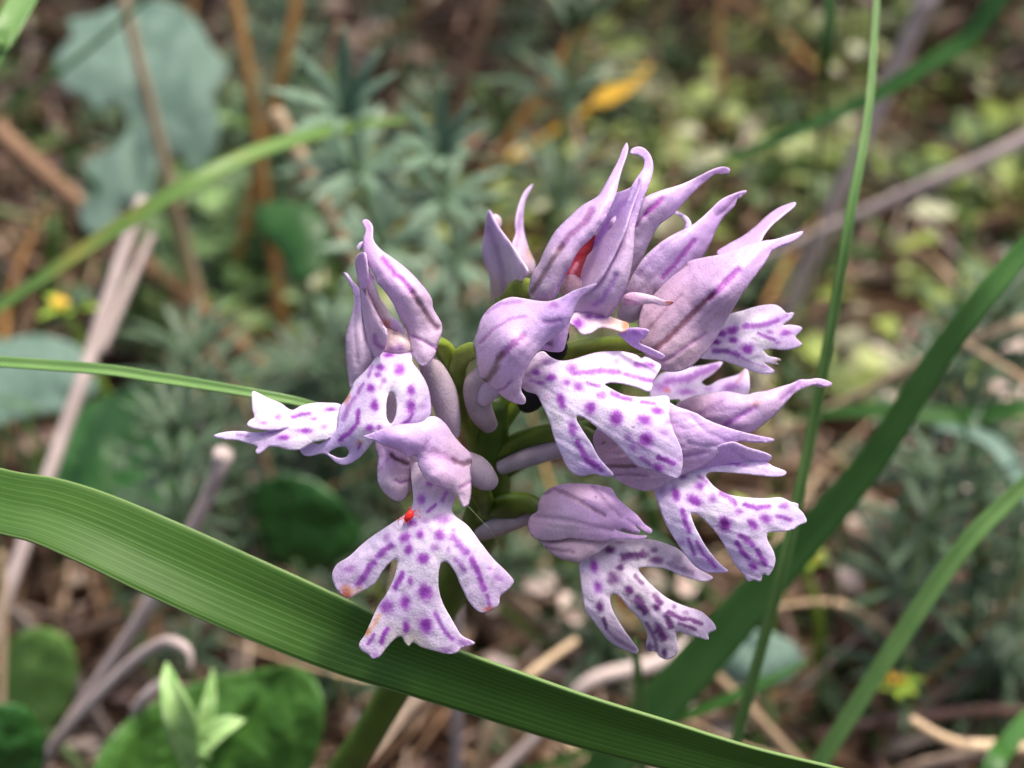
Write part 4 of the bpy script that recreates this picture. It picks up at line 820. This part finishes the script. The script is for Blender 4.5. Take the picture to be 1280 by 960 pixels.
stalk([(290,-20,190),(308,80,195),(320,165,202)], [13,14,14], 'straw_orange', 'golden dry stalk over the lobed leaf edge')
stalk([(345,140,140),(376,200,143),(408,262,148)], [20,20,19], 'straw', 'thick pale straw slanting below the whorled sprig')
stalk([(425,30,190),(400,110,196),(380,200,204)], [9,9,9], 'straw_brown', 'slim brown stalk behind the whorled sprig')
stalk([(620,-30,205),(596,60,212),(570,150,222)], [14,14,13], 'straw_brown', 'dull brown stalk right of the whorled sprig')
stalk([(572,700,60),(572,800,66),(571,880,72),(570,985,82)], [10,14,16,17], 'straw_grey', 'upright pale dry stalk below the broad blade')
stalk([(720,800,96),(660,845,92),(622,890,92),(585,985,98)], [9,12,13,13], 'straw', 'bent straw twig beside the upright pale stalk')
stalk([(880,790,108),(820,828,104),(740,850,102),(690,900,104)], [12,20,18,14], 'straw_grey', 'pinkish dry twig lying under the shaded lip')
stalk([(640,880,90),(700,920,92),(760,985,97)], [11,13,13], 'straw', 'second pale twig leaning below the broad blade')
stalk([(1310,160,165),(1240,195,170),(1150,235,178),(980,312,200)], [17,18,17,14], 'straw_grey', 'grey dry stalk slanting over the mottled ground plants')
stalk([(1320,392,110),(1240,415,112),(1160,450,118),(1080,490,126)], [16,15,14,12], 'straw', 'pale brown straw behind the broad rising blade')
stalk([(1190,420,112),(1240,450,110),(1320,500,106)], [9,10,10], 'straw', 'thin straw crossing the pale brown straw')
stalk([(880,830,90),(930,880,94),(985,940,100)], [12,15,15], 'straw', 'pale straw lying behind the blade tip')
stalk([(3,690,95),(4,780,96),(2,880,98)], [8,9,9], 'straw', 'thin upright straw beside the light green leaf')
stalk([(1172,-40,175),(1155,5,178),(1135,50,182)], [22,30,22], 'straw_grey', 'blunt pale dry stub above the dark slanting blade')
stalk([(712,110,205),(722,180,207),(730,250,212)], [5,6,6], 'straw', 'hair-thin straw above the tall flower tips')
stalk([(1140,900,80),(1200,930,82),(1300,935,86)], [12,14,15], 'straw', 'pale straw lying low at the edge of the dark grass')
yl = blade([(730,140,232),(752,126,230),(782,108,229),(814,82,228)], [10,24,26,6], 'yellow', 'bright yellow dying leaf caught among the dark stems', root='first', cat='leaf', name='leaf')

# broad leaves on short stalks
def leaf_patch(outline, depth, mat, label, base_px, name='broad_leaf', cat='leaf', dome=.8, vein=None, thick=.0003):
    q, d, f, ed = patch(outline, depth, dome, res=5, wob=.8, sub=6, seed=outline[0][0] * .013)
    if vein: 
        r = seg_dist(q, np.asarray(vein, float)); d = d + 1.2 * np.exp(-(r / 9) ** 2)
    V = PW(q[:, 0], q[:, 1], d)
    b = P(*base_px); g = np.array((b[0] + .003, b[1] + .004, 0)); g[2] = gh(g[0], g[1]) - .003
    root = empty(name, g); tag(root, label, cat)
    c = np.array(outline).mean(0); uv = np.stack([(q[:, 0] - c[0]) / 120 + .5, (q[:, 1] - c[1]) / 120], 1)
    mesh('leaf_blade', V, f.tolist(), M[mat], root, uv=uv, thick=thick)
    v, ff_, u = tube_w([b, b * .5 + g * .5 + np.array((.002, 0, 0)), g], [.0007, .0008, .0009], sides=8, k=6)
    mesh('leaf_stalk', v, ff_, M['herb_stem'], root, uv=u)
    return root
leaf_patch([(68,75),(90,45),(85,25),(120,20),(150,5),(200,0),(240,20),(265,60),(285,85),(268,120),(275,160),(262,200),(240,215),(225,195),(205,205),(190,235),(200,260),(175,268),(160,250),(150,262),(140,285),(112,292),(98,270),(108,240),(100,215),(125,195),(150,180),(160,150),(148,128),(120,140),(105,120),(80,110)],
    [(80,60,196),(170,20,200),(260,100,186),(160,150,188),(230,250,182),(120,280,182)], 'leaf_grey', 'large lobed grey-green leaf with ragged edges', (170,150,188), dome=2.5, vein=[(175,10),(165,120),(170,230)])
leaf_patch([(15,800),(50,785),(85,800),(97,840),(85,885),(60,912),(25,905),(6,860)], [(20,800,108),(60,910,112),(90,840,106)], 'leaf_light', 'oval yellow-green leaf next to the thin upright straw', (50,905,112), dome=1.5)
leaf_patch([(-50,905),(-5,880),(32,884),(54,915),(52,960),(20,1005),(-30,1000)], [(0,900,62),(40,960,66)], 'leaf_dark', 'dark rounded leaf below the oval yellow-green leaf', (0,990,66), dome=1.5)
leaf_patch([(112,985),(135,925),(190,880),(250,852),(315,838),(372,834),(398,858),(404,905),(388,965),(360,1020),(250,1050),(140,1030)], [(130,980,66),(230,900,72),(330,850,72),(400,900,66),(250,1000,76)], 'leaf_broad', 'large green leaf behind the pale bud', (250,1020,78), dome=1.0, vein=[(350,845),(290,920),(230,1040)])
leaf_patch([(58,570),(85,525),(130,495),(190,482),(232,510),(240,560),(225,620),(190,672),(140,695),(90,680),(62,630)], [(70,580,122),(200,500,126),(220,620,114),(110,680,116)], 'leaf_dark', 'rounded dark green leaf above the broken brown stem', (120,690,118), dome=2, vein=[(215,500),(150,590),(90,680)])
leaf_patch([(318,612),(348,596),(392,600),(428,628),(452,668),(440,690),(396,712),(350,704),(326,668)], [(330,640,108),(420,640,106),(380,700,110)], 'leaf_dark', 'dark green leaf under the left flower lip', (370,700,110), dome=1.5)
leaf_patch([(-40,450),(30,420),(95,432),(128,470),(100,505),(40,520),(-40,535)], [(0,450,155),(100,470,150),(0,520,150)], 'leaf_grey', 'pale grey-green leaf beneath the forked dry stalk', (0,520,152), dome=2)
leaf_patch([(318,262),(360,252),(398,266),(412,300),(400,340),(372,352),(350,318),(330,292)], [(320,262,165),(410,300,160),(380,350,158)], 'leaf_dark', 'dusky green leaf beside the thick pale straw', (380,345,160), dome=2)
leaf_patch([(905,800),(960,790),(1000,815),(990,850),(940,860),(905,840)], [(910,810,112),(1000,820,108),(940,860,110)], 'leaf_grey', 'pale bluish leaf behind the thin upright blade', (950,855,111), dome=1.5)

# pale bud by the large leaf
b0 = P(240, 962, 56); g0 = np.array((b0[0], b0[1] + .004, 0)); g0[2] = gh(g0[0], g0[1]) - .003
sprout = empty('sprout', g0); tag(sprout, 'pale green leafy bud in front of the large green leaf', 'sprout')
v, f_, u = tube_w([b0, b0 * .5 + g0 * .5, g0], [.0011, .0009, .001], sides=8, k=6); mesh('stem', v, f_, M['bud'], sprout, uv=u)
for pts, wd in (([(208,828,52),(214,862,50),(228,905,51),(240,962,56)], [2,26,40,14]), ([(266,836,55),(262,880,54),(252,925,54.5),(242,962,56)], [2,18,24,12]), ([(306,900,54),(280,910,53),(258,930,53.5),(242,960,56)], [2,26,30,12]), ([(232,880,57),(236,915,58),(240,962,57)], [2,20,12]), ([(262,948,51),(252,938,50.5),(243,962,55)], [3,14,10])):
    V, F, uv = ribbon_w([P(*p) for p in pts], [w_ * mmpx(p[2]) for w_, p in zip(wd, pts)], fold=.32, k=8)
    mesh('leaf', V, F, M['bud'], sprout, uv=uv, thick=.0002)

# yellow-green spurge heads
def spurge(px, py, dz, r, label, seed):
    rnd = random.Random(seed); T = P(px, py, dz); g = np.array((T[0] + .004, T[1] + .006, 0)); g[2] = gh(g[0], g[1]) - .003
    root = empty('spurge', g); tag(root, label, 'wildflower')
    v, f, u = tube_w([T, T * .5 + g * .5 + np.array((.003, 0, 0)), g], [.0006, .0007, .0009], sides=8, k=6); mesh('stem', v, f, M['spurge'], root, uv=u)
    s = r * mmpx(dz)
    for i in range(9):
        a = i * 2.4 + rnd.random() * .5; up = .15 + .5 * rnd.random()
        d = np.array((math.cos(a), math.sin(a), up)); L = s * (.7 + .5 * rnd.random())
        V, F, uv = ribbon_w([T - d * .0003, T + d * L * .5 + np.array((0, 0, L * .12)), T + d * L], [s * .12, s * .42, s * .05], face=(0, 0, 1), fold=.15, k=4, cross=4)
        mesh('leaf', V, F, M['spurge' if i % 3 else 'needle'], root, uv=uv, thick=.0001)
    for i in range(3):
        d = np.array((rnd.uniform(-.4, .4), rnd.uniform(-.4, .4), .5)) * s
        V, F = ellipsoid(T + d, [np.array((s * .2, 0, 0)), np.array((0, s * .2, 0)), np.array((0, 0, s * .16))], 6, 8); mesh('flower', V, F, M['yellow'], root)
spurge(85, 392, 135, 40, 'yellow-green spurge head in front of the pale grey-green leaf', 1)
spurge(945, 652, 112, 36, 'yellow-green spurge head behind the spread right-hand lip', 2)
spurge(1005, 705, 118, 30, 'small yellow-green spurge head lower behind the broad rising blade', 3)
spurge(1120, 860, 112, 30, 'small yellow-green spurge head among pale litter', 4)

# ------------------------------------------------------------------ whorled needle-leaved sprigs
def sprig_proto(seed, h, n, lw=.0014):
    rnd = random.Random(seed); root = empty('needle_sprig', (0, 0, 0))
    lean = np.array((rnd.uniform(-.1, .1), rnd.uniform(-.1, .1), 1.0)); c = [lean * h * t + np.array((.004 * math.sin(3 * t + seed), .004 * math.cos(2 * t), 0)) * t for t in (-.04, .3, .6, .85, 1.0)]
    v, f, u = tube_w(c, [.0008, .0007, .0006, .0005, .0004], sides=7, k=6); mesh('stem', v, f, M['herb_stem'], root, uv=u)
    cc = spline(c, 12)
    for k in range(n):
        t = .3 + .7 * k / (n - 1); p = cc[int(t * (len(cc) - 1))]; L = .011 * (1.15 - .35 * abs(t - .7)); parts = []
        m = rnd.randint(8, 11)
        for i in range(m):
            a = 2 * math.pi * i / m + rnd.uniform(-.2, .2); up = rnd.uniform(.1, .5) + (.5 if t > .97 else 0)
            d = np.array((math.cos(a), math.sin(a), up)); d /= np.linalg.norm(d); l = L * rnd.uniform(.8, 1.15)
            V, F, _ = ribbon_w([p, p + d * l * .5, p + d * l + np.array((0, 0, -.08 * l))], [lw * .5, lw, lw * .2], face=(0, 0, 1), fold=.2, k=3, cross=2)
            parts.append((V, F))
        V, F = join(parts); mesh('leaf_whorl', V, F, M['needle_light' if seed == 3 else 'needle'], root, thick=.00012)
    return root
protos = [sprig_proto(3, .085, 4, .0022), sprig_proto(7, .06, 5), sprig_proto(12, .045, 4)]
used = [False] * 3
def put_sprig(i, x, y, rot, s, label, group=None, zs=1.0):
    o = copy_tree(protos[i]) if used[i] else protos[i]; used[i] = True
    o.location = (x, y, gh(x, y) - .001); o.rotation_euler = (0, 0, rot); o.scale = (s, s, s * zs)
    for k in ('group',):
        if k in o: del o[k]
    tag(o, label, 'wild herb', group); return o
def sprig_at(i, px, py, dz, label, rot=0.0, s=1.0, tilt=0.0):
    T = P(px, py, dz); h = (.085, .06, .045)[i] * s
    z = max(T[2] - gh(T[0], T[1]), .01)
    if tilt:                                          # leaning towards the open side
        o = put_sprig(i, T[0], T[1] + z * math.tan(tilt), 0, s, label, None, z / math.cos(tilt) / h); o.rotation_euler = (tilt, 0, 0); return o
    return put_sprig(i, T[0], T[1], rot, s, label, None, z / h)
sprig_at(0, 478, 78, 92, 'tall grey-green sprig with star-like needle whorls beside the tan straw', .3, .9, .65)
sprig_at(0, 592, 142, 105, 'grey-green needle sprig between the dull brown stalk and the tall flowers', 1.0, .8, .65)
sprig_at(0, 400, 130, 175, 'smaller needle sprig behind the tall star-whorled sprig', 2.0, .9)
sprig_at(1, 250, 400, 125, 'bluish needle sprig in front of the round green leaves', .6, 1.1)
sprig_at(1, 175, 515, 95, 'needle sprig over the rounded dark leaf', 1.6, .9)
sprig_at(2, 420, 470, 150, 'low bluish sprig behind the open left flower', .2, 1.4)
sprig_at(1, 320, 470, 140, 'needle sprig above the thin bright leaf tip', 2.7, 1.2)
sprig_at(2, 1245, 830, 120, 'dense blue-green needle sprig beside the low dark blade', .9, 1.1)
sprig_at(2, 700, 40, 150, 'needle sprig hanging dark between tan stalk and yellow leaf', .9, 1.5)

LMK = [(k, (ground_hit if z is None else lambda a, b: P(a, b, z))(x, y)) for k, x, y, z in (
    ('the lobed grey-green leaf', 170, 150, 188), ('the round light green leaves', 270, 330, None), ('the tall star-whorled sprig', 478, 200, None), ('the yellow dying leaf', 770, 110, 228),
    ('the mottled yellow-green ground plants', 1050, 200, None), ('the grey slanting dry stalk', 1200, 215, 174), ('the level green blade', 1150, 520, 113), ('the pale brown straw', 1200, 432, 115),
    ('the spurge heads', 975, 680, 115), ('the blue-green needle sprig', 1240, 850, None), ('the upright pale dry stalk', 571, 900, 74), ('the pinkish dry twig', 780, 840, 103), ('the large leaf and pale bud', 300, 900, 72),
    ('the broken brown stem', 200, 720, 66), ('the rounded dark green leaf', 150, 590, 118), ('the forked dry stalk', 130, 400, 112), ('the thick tan stalk', 700, 80, 225), ('the orange dry stalk', 350, 60, 206), ('the orchid stem', 470, 900, 34))]
def near(x, y):
    return min(LMK, key=lambda l: (l[1][0] - x) ** 2 + (l[1][1] - y) ** 2)[0]
rnd = random.Random(11)
def view_ground(x0, x1, y0, y1):
    return ground_hit(rnd.uniform(x0, x1), rnd.uniform(y0, y1))
SP = [(-40,500,180,560),(300,700,120,420),(1120,1320,780,960),(380,760,560,960),(300,640,100,420)]
for k in range(26):
    r_ = SP[k % len(SP)]; p = view_ground(*r_)
    i_ = rnd.choice((1, 2, 2)); put_sprig(i_, p[0], p[1], rnd.uniform(0, 6), rnd.uniform(.7, 1.15), ('', 'grey-green needle sprig', 'low grey-green needle sprig')[i_] + ' growing near ' + near(p[0], p[1]), 'needle sprigs in the background')
# ------------------------------------------------------------------ more blurred grass blades and dry stalks, one object each
def arc_blade(seed, h, wd, mat, name):
    r = random.Random(seed); d = np.array((math.cos(seed), math.sin(seed), 0)); b = r.uniform(.25, .9)
    c = [np.array((0, 0, -.004)), np.array((0, 0, h * .35)) + d * h * .05 * b, np.array((0, 0, h * .7)) + d * h * .25 * b, np.array((0, 0, h * .95)) + d * h * .6 * b]
    V, F, uv = ribbon_w(c, [wd, wd, wd * .8, wd * .1], face=np.cross(d, (0, 0, 1)) + d * .4, fold=.2, k=6, cross=4)
    return mesh(name, V, F, M[mat], uv=uv, thick=.00012, loc=(0, 0, 0))
gp = [arc_blade(s, h, wd, mt, 'grass_blade') for s, h, wd, mt in ((1, .07, .0016, 'blade_dark'), (2, .055, .0013, 'blade'), (3, .08, .0021, 'blade_dark'), (4, .05, .0015, 'blade_mix'), (5, .065, .0013, 'blade_pale'))]
sp_ = [arc_blade(s, h, wd, mt, 'dry_straw') for s, h, wd, mt in ((6, .06, .0013, 'straw'), (7, .075, .0016, 'straw_brown'), (8, .05, .0014, 'straw_grey'), (9, .065, .0014, 'straw_orange'))]
first = {}
def put(o, x, y, rz, tilt, s, label, cat, group):
    if o.name in first: o = o.copy(); COL.objects.link(o)
    else: first[o.name] = 1
    o.location = (x, y, gh(x, y)); o.rotation_euler = (tilt, rnd.uniform(-.2, .2), rz); o.scale = (s,) * 3
    tag(o, label, cat, group)
for k in range(190):
    if k < 150: p = view_ground(-60, 1340, -30, 1000)
    else: p = np.array((rnd.uniform(-.4, .4), rnd.uniform(.02, .75), 0))
    if p[1] < .03 and abs(p[0]) < .05: p[1] += .08
    put(gp[k % 5], p[0], p[1], rnd.uniform(0, 6.28), rnd.uniform(-.5, .5), rnd.uniform(.5, 1.0), ('dark green grass blade', 'mid green grass blade', 'wide dark green grass blade', 'yellowing grass blade', 'slim pale green grass blade')[k % 5] + ' growing near ' + near(p[0], p[1]), 'grass', 'grass blades in the background')
for k in range(170):
    p = view_ground(-60, 1340, -30, 1000) if k < 145 else np.array((rnd.uniform(-.4, .4), rnd.uniform(.05, .75), 0))
    put(sp_[k % 4], p[0], p[1], rnd.uniform(0, 6.28), rnd.choice((-1, 1)) * rnd.uniform(.3, 1.45), rnd.uniform(.5, 1.1), ('pale straw', 'brown straw', 'greyish straw', 'orange-tan straw')[k % 4] + ' leaning near ' + near(p[0], p[1]), 'dry straw', 'dry straws in the background')

# ------------------------------------------------------------------ uncountable ground cover
LEAF = np.array([(0, 0, 0), (.35, .26, .06), (.35, -.26, .06), (.35, 0, -.02), (.72, .2, .04), (.72, -.2, .04), (.72, 0, -.03), (1, 0, -.08)])
LF = [(0, 1, 3), (0, 3, 2), (1, 4, 6, 3), (3, 6, 5, 2), (4, 7, 6), (6, 7, 5)]
def scatter(name, mat, items, kind='stuff', template=LEAF, faces=LF, label=None):
    """items = (pos, yaw, pitch, roll, length, width factor, colour)"""
    V = []; F = []; C = []; n = 0
    for p, ya, pi_, ro, L, wf, c in items:
        R = np.array(Matrix.Rotation(ya, 3, 'Z') @ Matrix.Rotation(pi_, 3, 'Y') @ Matrix.Rotation(ro, 3, 'X'))
        v = (template * np.array((L, L * wf, L))) @ R.T + p
        V.append(v); F += [[i + n for i in q] for q in faces]; n += len(v); C.append(np.tile(c, (len(v), 1)))
    o = mesh(name, np.concatenate(V), F, M[mat], col=np.concatenate(C), loc=(0, 0, 0)); tag(o, label, None, None, kind); return o
r3 = random.Random(5)
def rc(pal):
    c = pal[r3.randrange(len(pal))]; return np.array(c) * r3.uniform(.5, 1.0)
def gp_pos(reg):
    if reg is None: p = np.array((r3.uniform(-.45, .45), r3.uniform(-.12, .8), 0.)); p[2] = gh(p[0], p[1]); return p
    x0, x1, y0, y1 = reg; return ground_hit(r3.uniform(x0, x1), r3.uniform(y0, y1))
BR = [S(150,124,100), S(184,160,138), S(120,94,74), S(204,186,172), S(96,72,56), S(168,140,128), S(140,110,84)]
items = []
for k in range(5200):
    p = gp_pos((-80, 1360, -60, 1040) if k < 3000 else None); p[2] += r3.uniform(0, .006)
    items.append((p, r3.uniform(0, 6.28), r3.uniform(-.4, .4), r3.uniform(-.8, .8), r3.uniform(.006, .016), r3.uniform(.3, 1.1), rc(BR)))
for k in range(2600):
    p = gp_pos((-80, 1360, -60, 1040) if k < 1700 else None); p[2] += r3.uniform(.001, .012)
    items.append((p, r3.uniform(0, 6.28), r3.uniform(-.25, .25), r3.uniform(-.8, .8), r3.uniform(.02, .05), .06, rc(BR) * 1.35))
for k in range(150):
    p = gp_pos((1060, 1330, 360, 800) if k % 3 else (560, 900, 780, 960)); p[2] += r3.uniform(.003, .014)
    items.append((p, r3.uniform(0, 6.28), r3.uniform(-.4, .4), r3.uniform(-.5, .5), r3.uniform(.005, .010), r3.uniform(1.0, 1.6), S(222, 200, 190) * r3.uniform(.7, 1.05)))
scatter('leaf_litter', 'litter', items, label='brown dry leaf litter and straw covering the ground')
YG = [S(164,180,96), S(136,154,76), S(186,196,130), S(112,132,62), S(204,206,168), S(150,170,70)]
DG = [S(74,96,50), S(94,118,60), S(58,80,44), S(116,138,76), S(82,102,68)]
items = []
def clump(p, r, n, pal, lo, hi, hmax):
    for _ in range(n):
        a = r3.uniform(0, 6.28); rr = r * math.sqrt(r3.random()); h = hmax * (1 - (rr / r) ** 2 * .6) * r3.uniform(.3, 1)
        q = p + np.array((rr * math.cos(a), rr * math.sin(a), h))
        items.append((q, r3.uniform(0, 6.28), r3.uniform(-.7, .3), r3.uniform(-.5, .5), r3.uniform(lo, hi), r3.uniform(.9, 1.5), rc(pal)))
for k in range(75): clump(gp_pos((740, 1340, 10, 560)), r3.uniform(.005, .012), r3.randint(10, 24), YG if r3.random() < .8 else DG, .006, .012, r3.uniform(.008, .03))
for k in range(30): clump(gp_pos((760, 1000, -40, 240)), r3.uniform(.006, .014), r3.randint(14, 30), DG if r3.random() < .4 else YG, .004, .008, r3.uniform(.008, .03))
for k in range(45): clump(gp_pos((180, 420, 200, 440)), r3.uniform(.008, .016), r3.randint(10, 20), [S(120,160,84), S(150,186,116), S(100,140,70), S(166,196,140)], .006, .011, r3.uniform(.015, .035))
for k in range(50): clump(gp_pos((360, 760, 140, 520)), r3.uniform(.006, .014), r3.randint(12, 24), YG if k % 3 == 0 else DG, .004, .009, r3.uniform(.01, .03))
for k in range(60): clump(gp_pos((-60, 420, 0, 600)), r3.uniform(.008, .016), r3.randint(10, 20), DG, .004, .009, r3.uniform(.006, .02))
for k in range(60): clump(gp_pos((700, 1330, 480, 980)), r3.uniform(.006, .014), r3.randint(10, 20), DG, .004, .008, r3.uniform(.004, .016))
for k in range(50): clump(gp_pos((380, 800, 540, 980)), r3.uniform(.006, .014), r3.randint(10, 20), DG, .004, .008, r3.uniform(.004, .016))
for k in range(260):
    p = np.array((r3.uniform(-.5, .5), r3.uniform(-.2, .85), 0.))
    if 0.02 < p[0] < .25 and .12 < p[1] < .45 and k % 2: continue
    p[2] = gh(p[0], p[1]); clump(p, r3.uniform(.008, .02), 16, DG if k % 3 else YG, .004, .009, r3.uniform(.006, .024))
scatter('ground_cover', 'cover', items, label='small-leaved green and yellow-green plants carpeting the ground')

# ------------------------------------------------------------------ low bush added to shade the back of the scene, leaves out of view
shade_shrub = empty('shade_shrub', (.10, .50, gh(.10, .50) - .004)); tag(shade_shrub, 'added dark bush with leaves out of view, shading the back of the ground plants', 'shade_shrub')
r4 = random.Random(21); parts = []
for k in range(16):
    x = r4.uniform(-.06, .26); y = r4.uniform(.40, .56); a = np.array((x, y, gh(x, y) - .004)); d = np.array((r4.uniform(-.5, .5), r4.uniform(-.5, .2), 1.0)); L = r4.uniform(.16, .3)
    V, F, _ = tube_w([a, a + d * L * .4 + np.array((r4.uniform(-.01, .01), 0, 0)), a + d * L], [.0022, .0017, .0008], sides=7, k=5); parts.append((V, F))
V, F = join(parts); mesh('branch', V, F, M['bark'], shade_shrub)
items2 = []
for k in range(3000):
    x = r4.uniform(-.12, .32); y = r4.uniform(.34, .62); z = .10 + .22 * r4.random() ** .8
    if noise.noise(Vector((x * 22, y * 22, z * 22))) < -.05: continue
    if z < .181 - (y + .073) * math.tan(math.radians(15)): continue
    items2.append((np.array((x, y, z)), r4.uniform(0, 6.28), r4.uniform(-.6, .6), r4.uniform(-.8, .8), r4.uniform(.010, .02), r4.uniform(.6, 1.0), np.array(S(70, 100, 46)) * r4.uniform(.7, 1.2)))
o = scatter('foliage', 'cover', items2, kind='stuff'); o.parent = shade_shrub; o.location = -shade_shrub.location
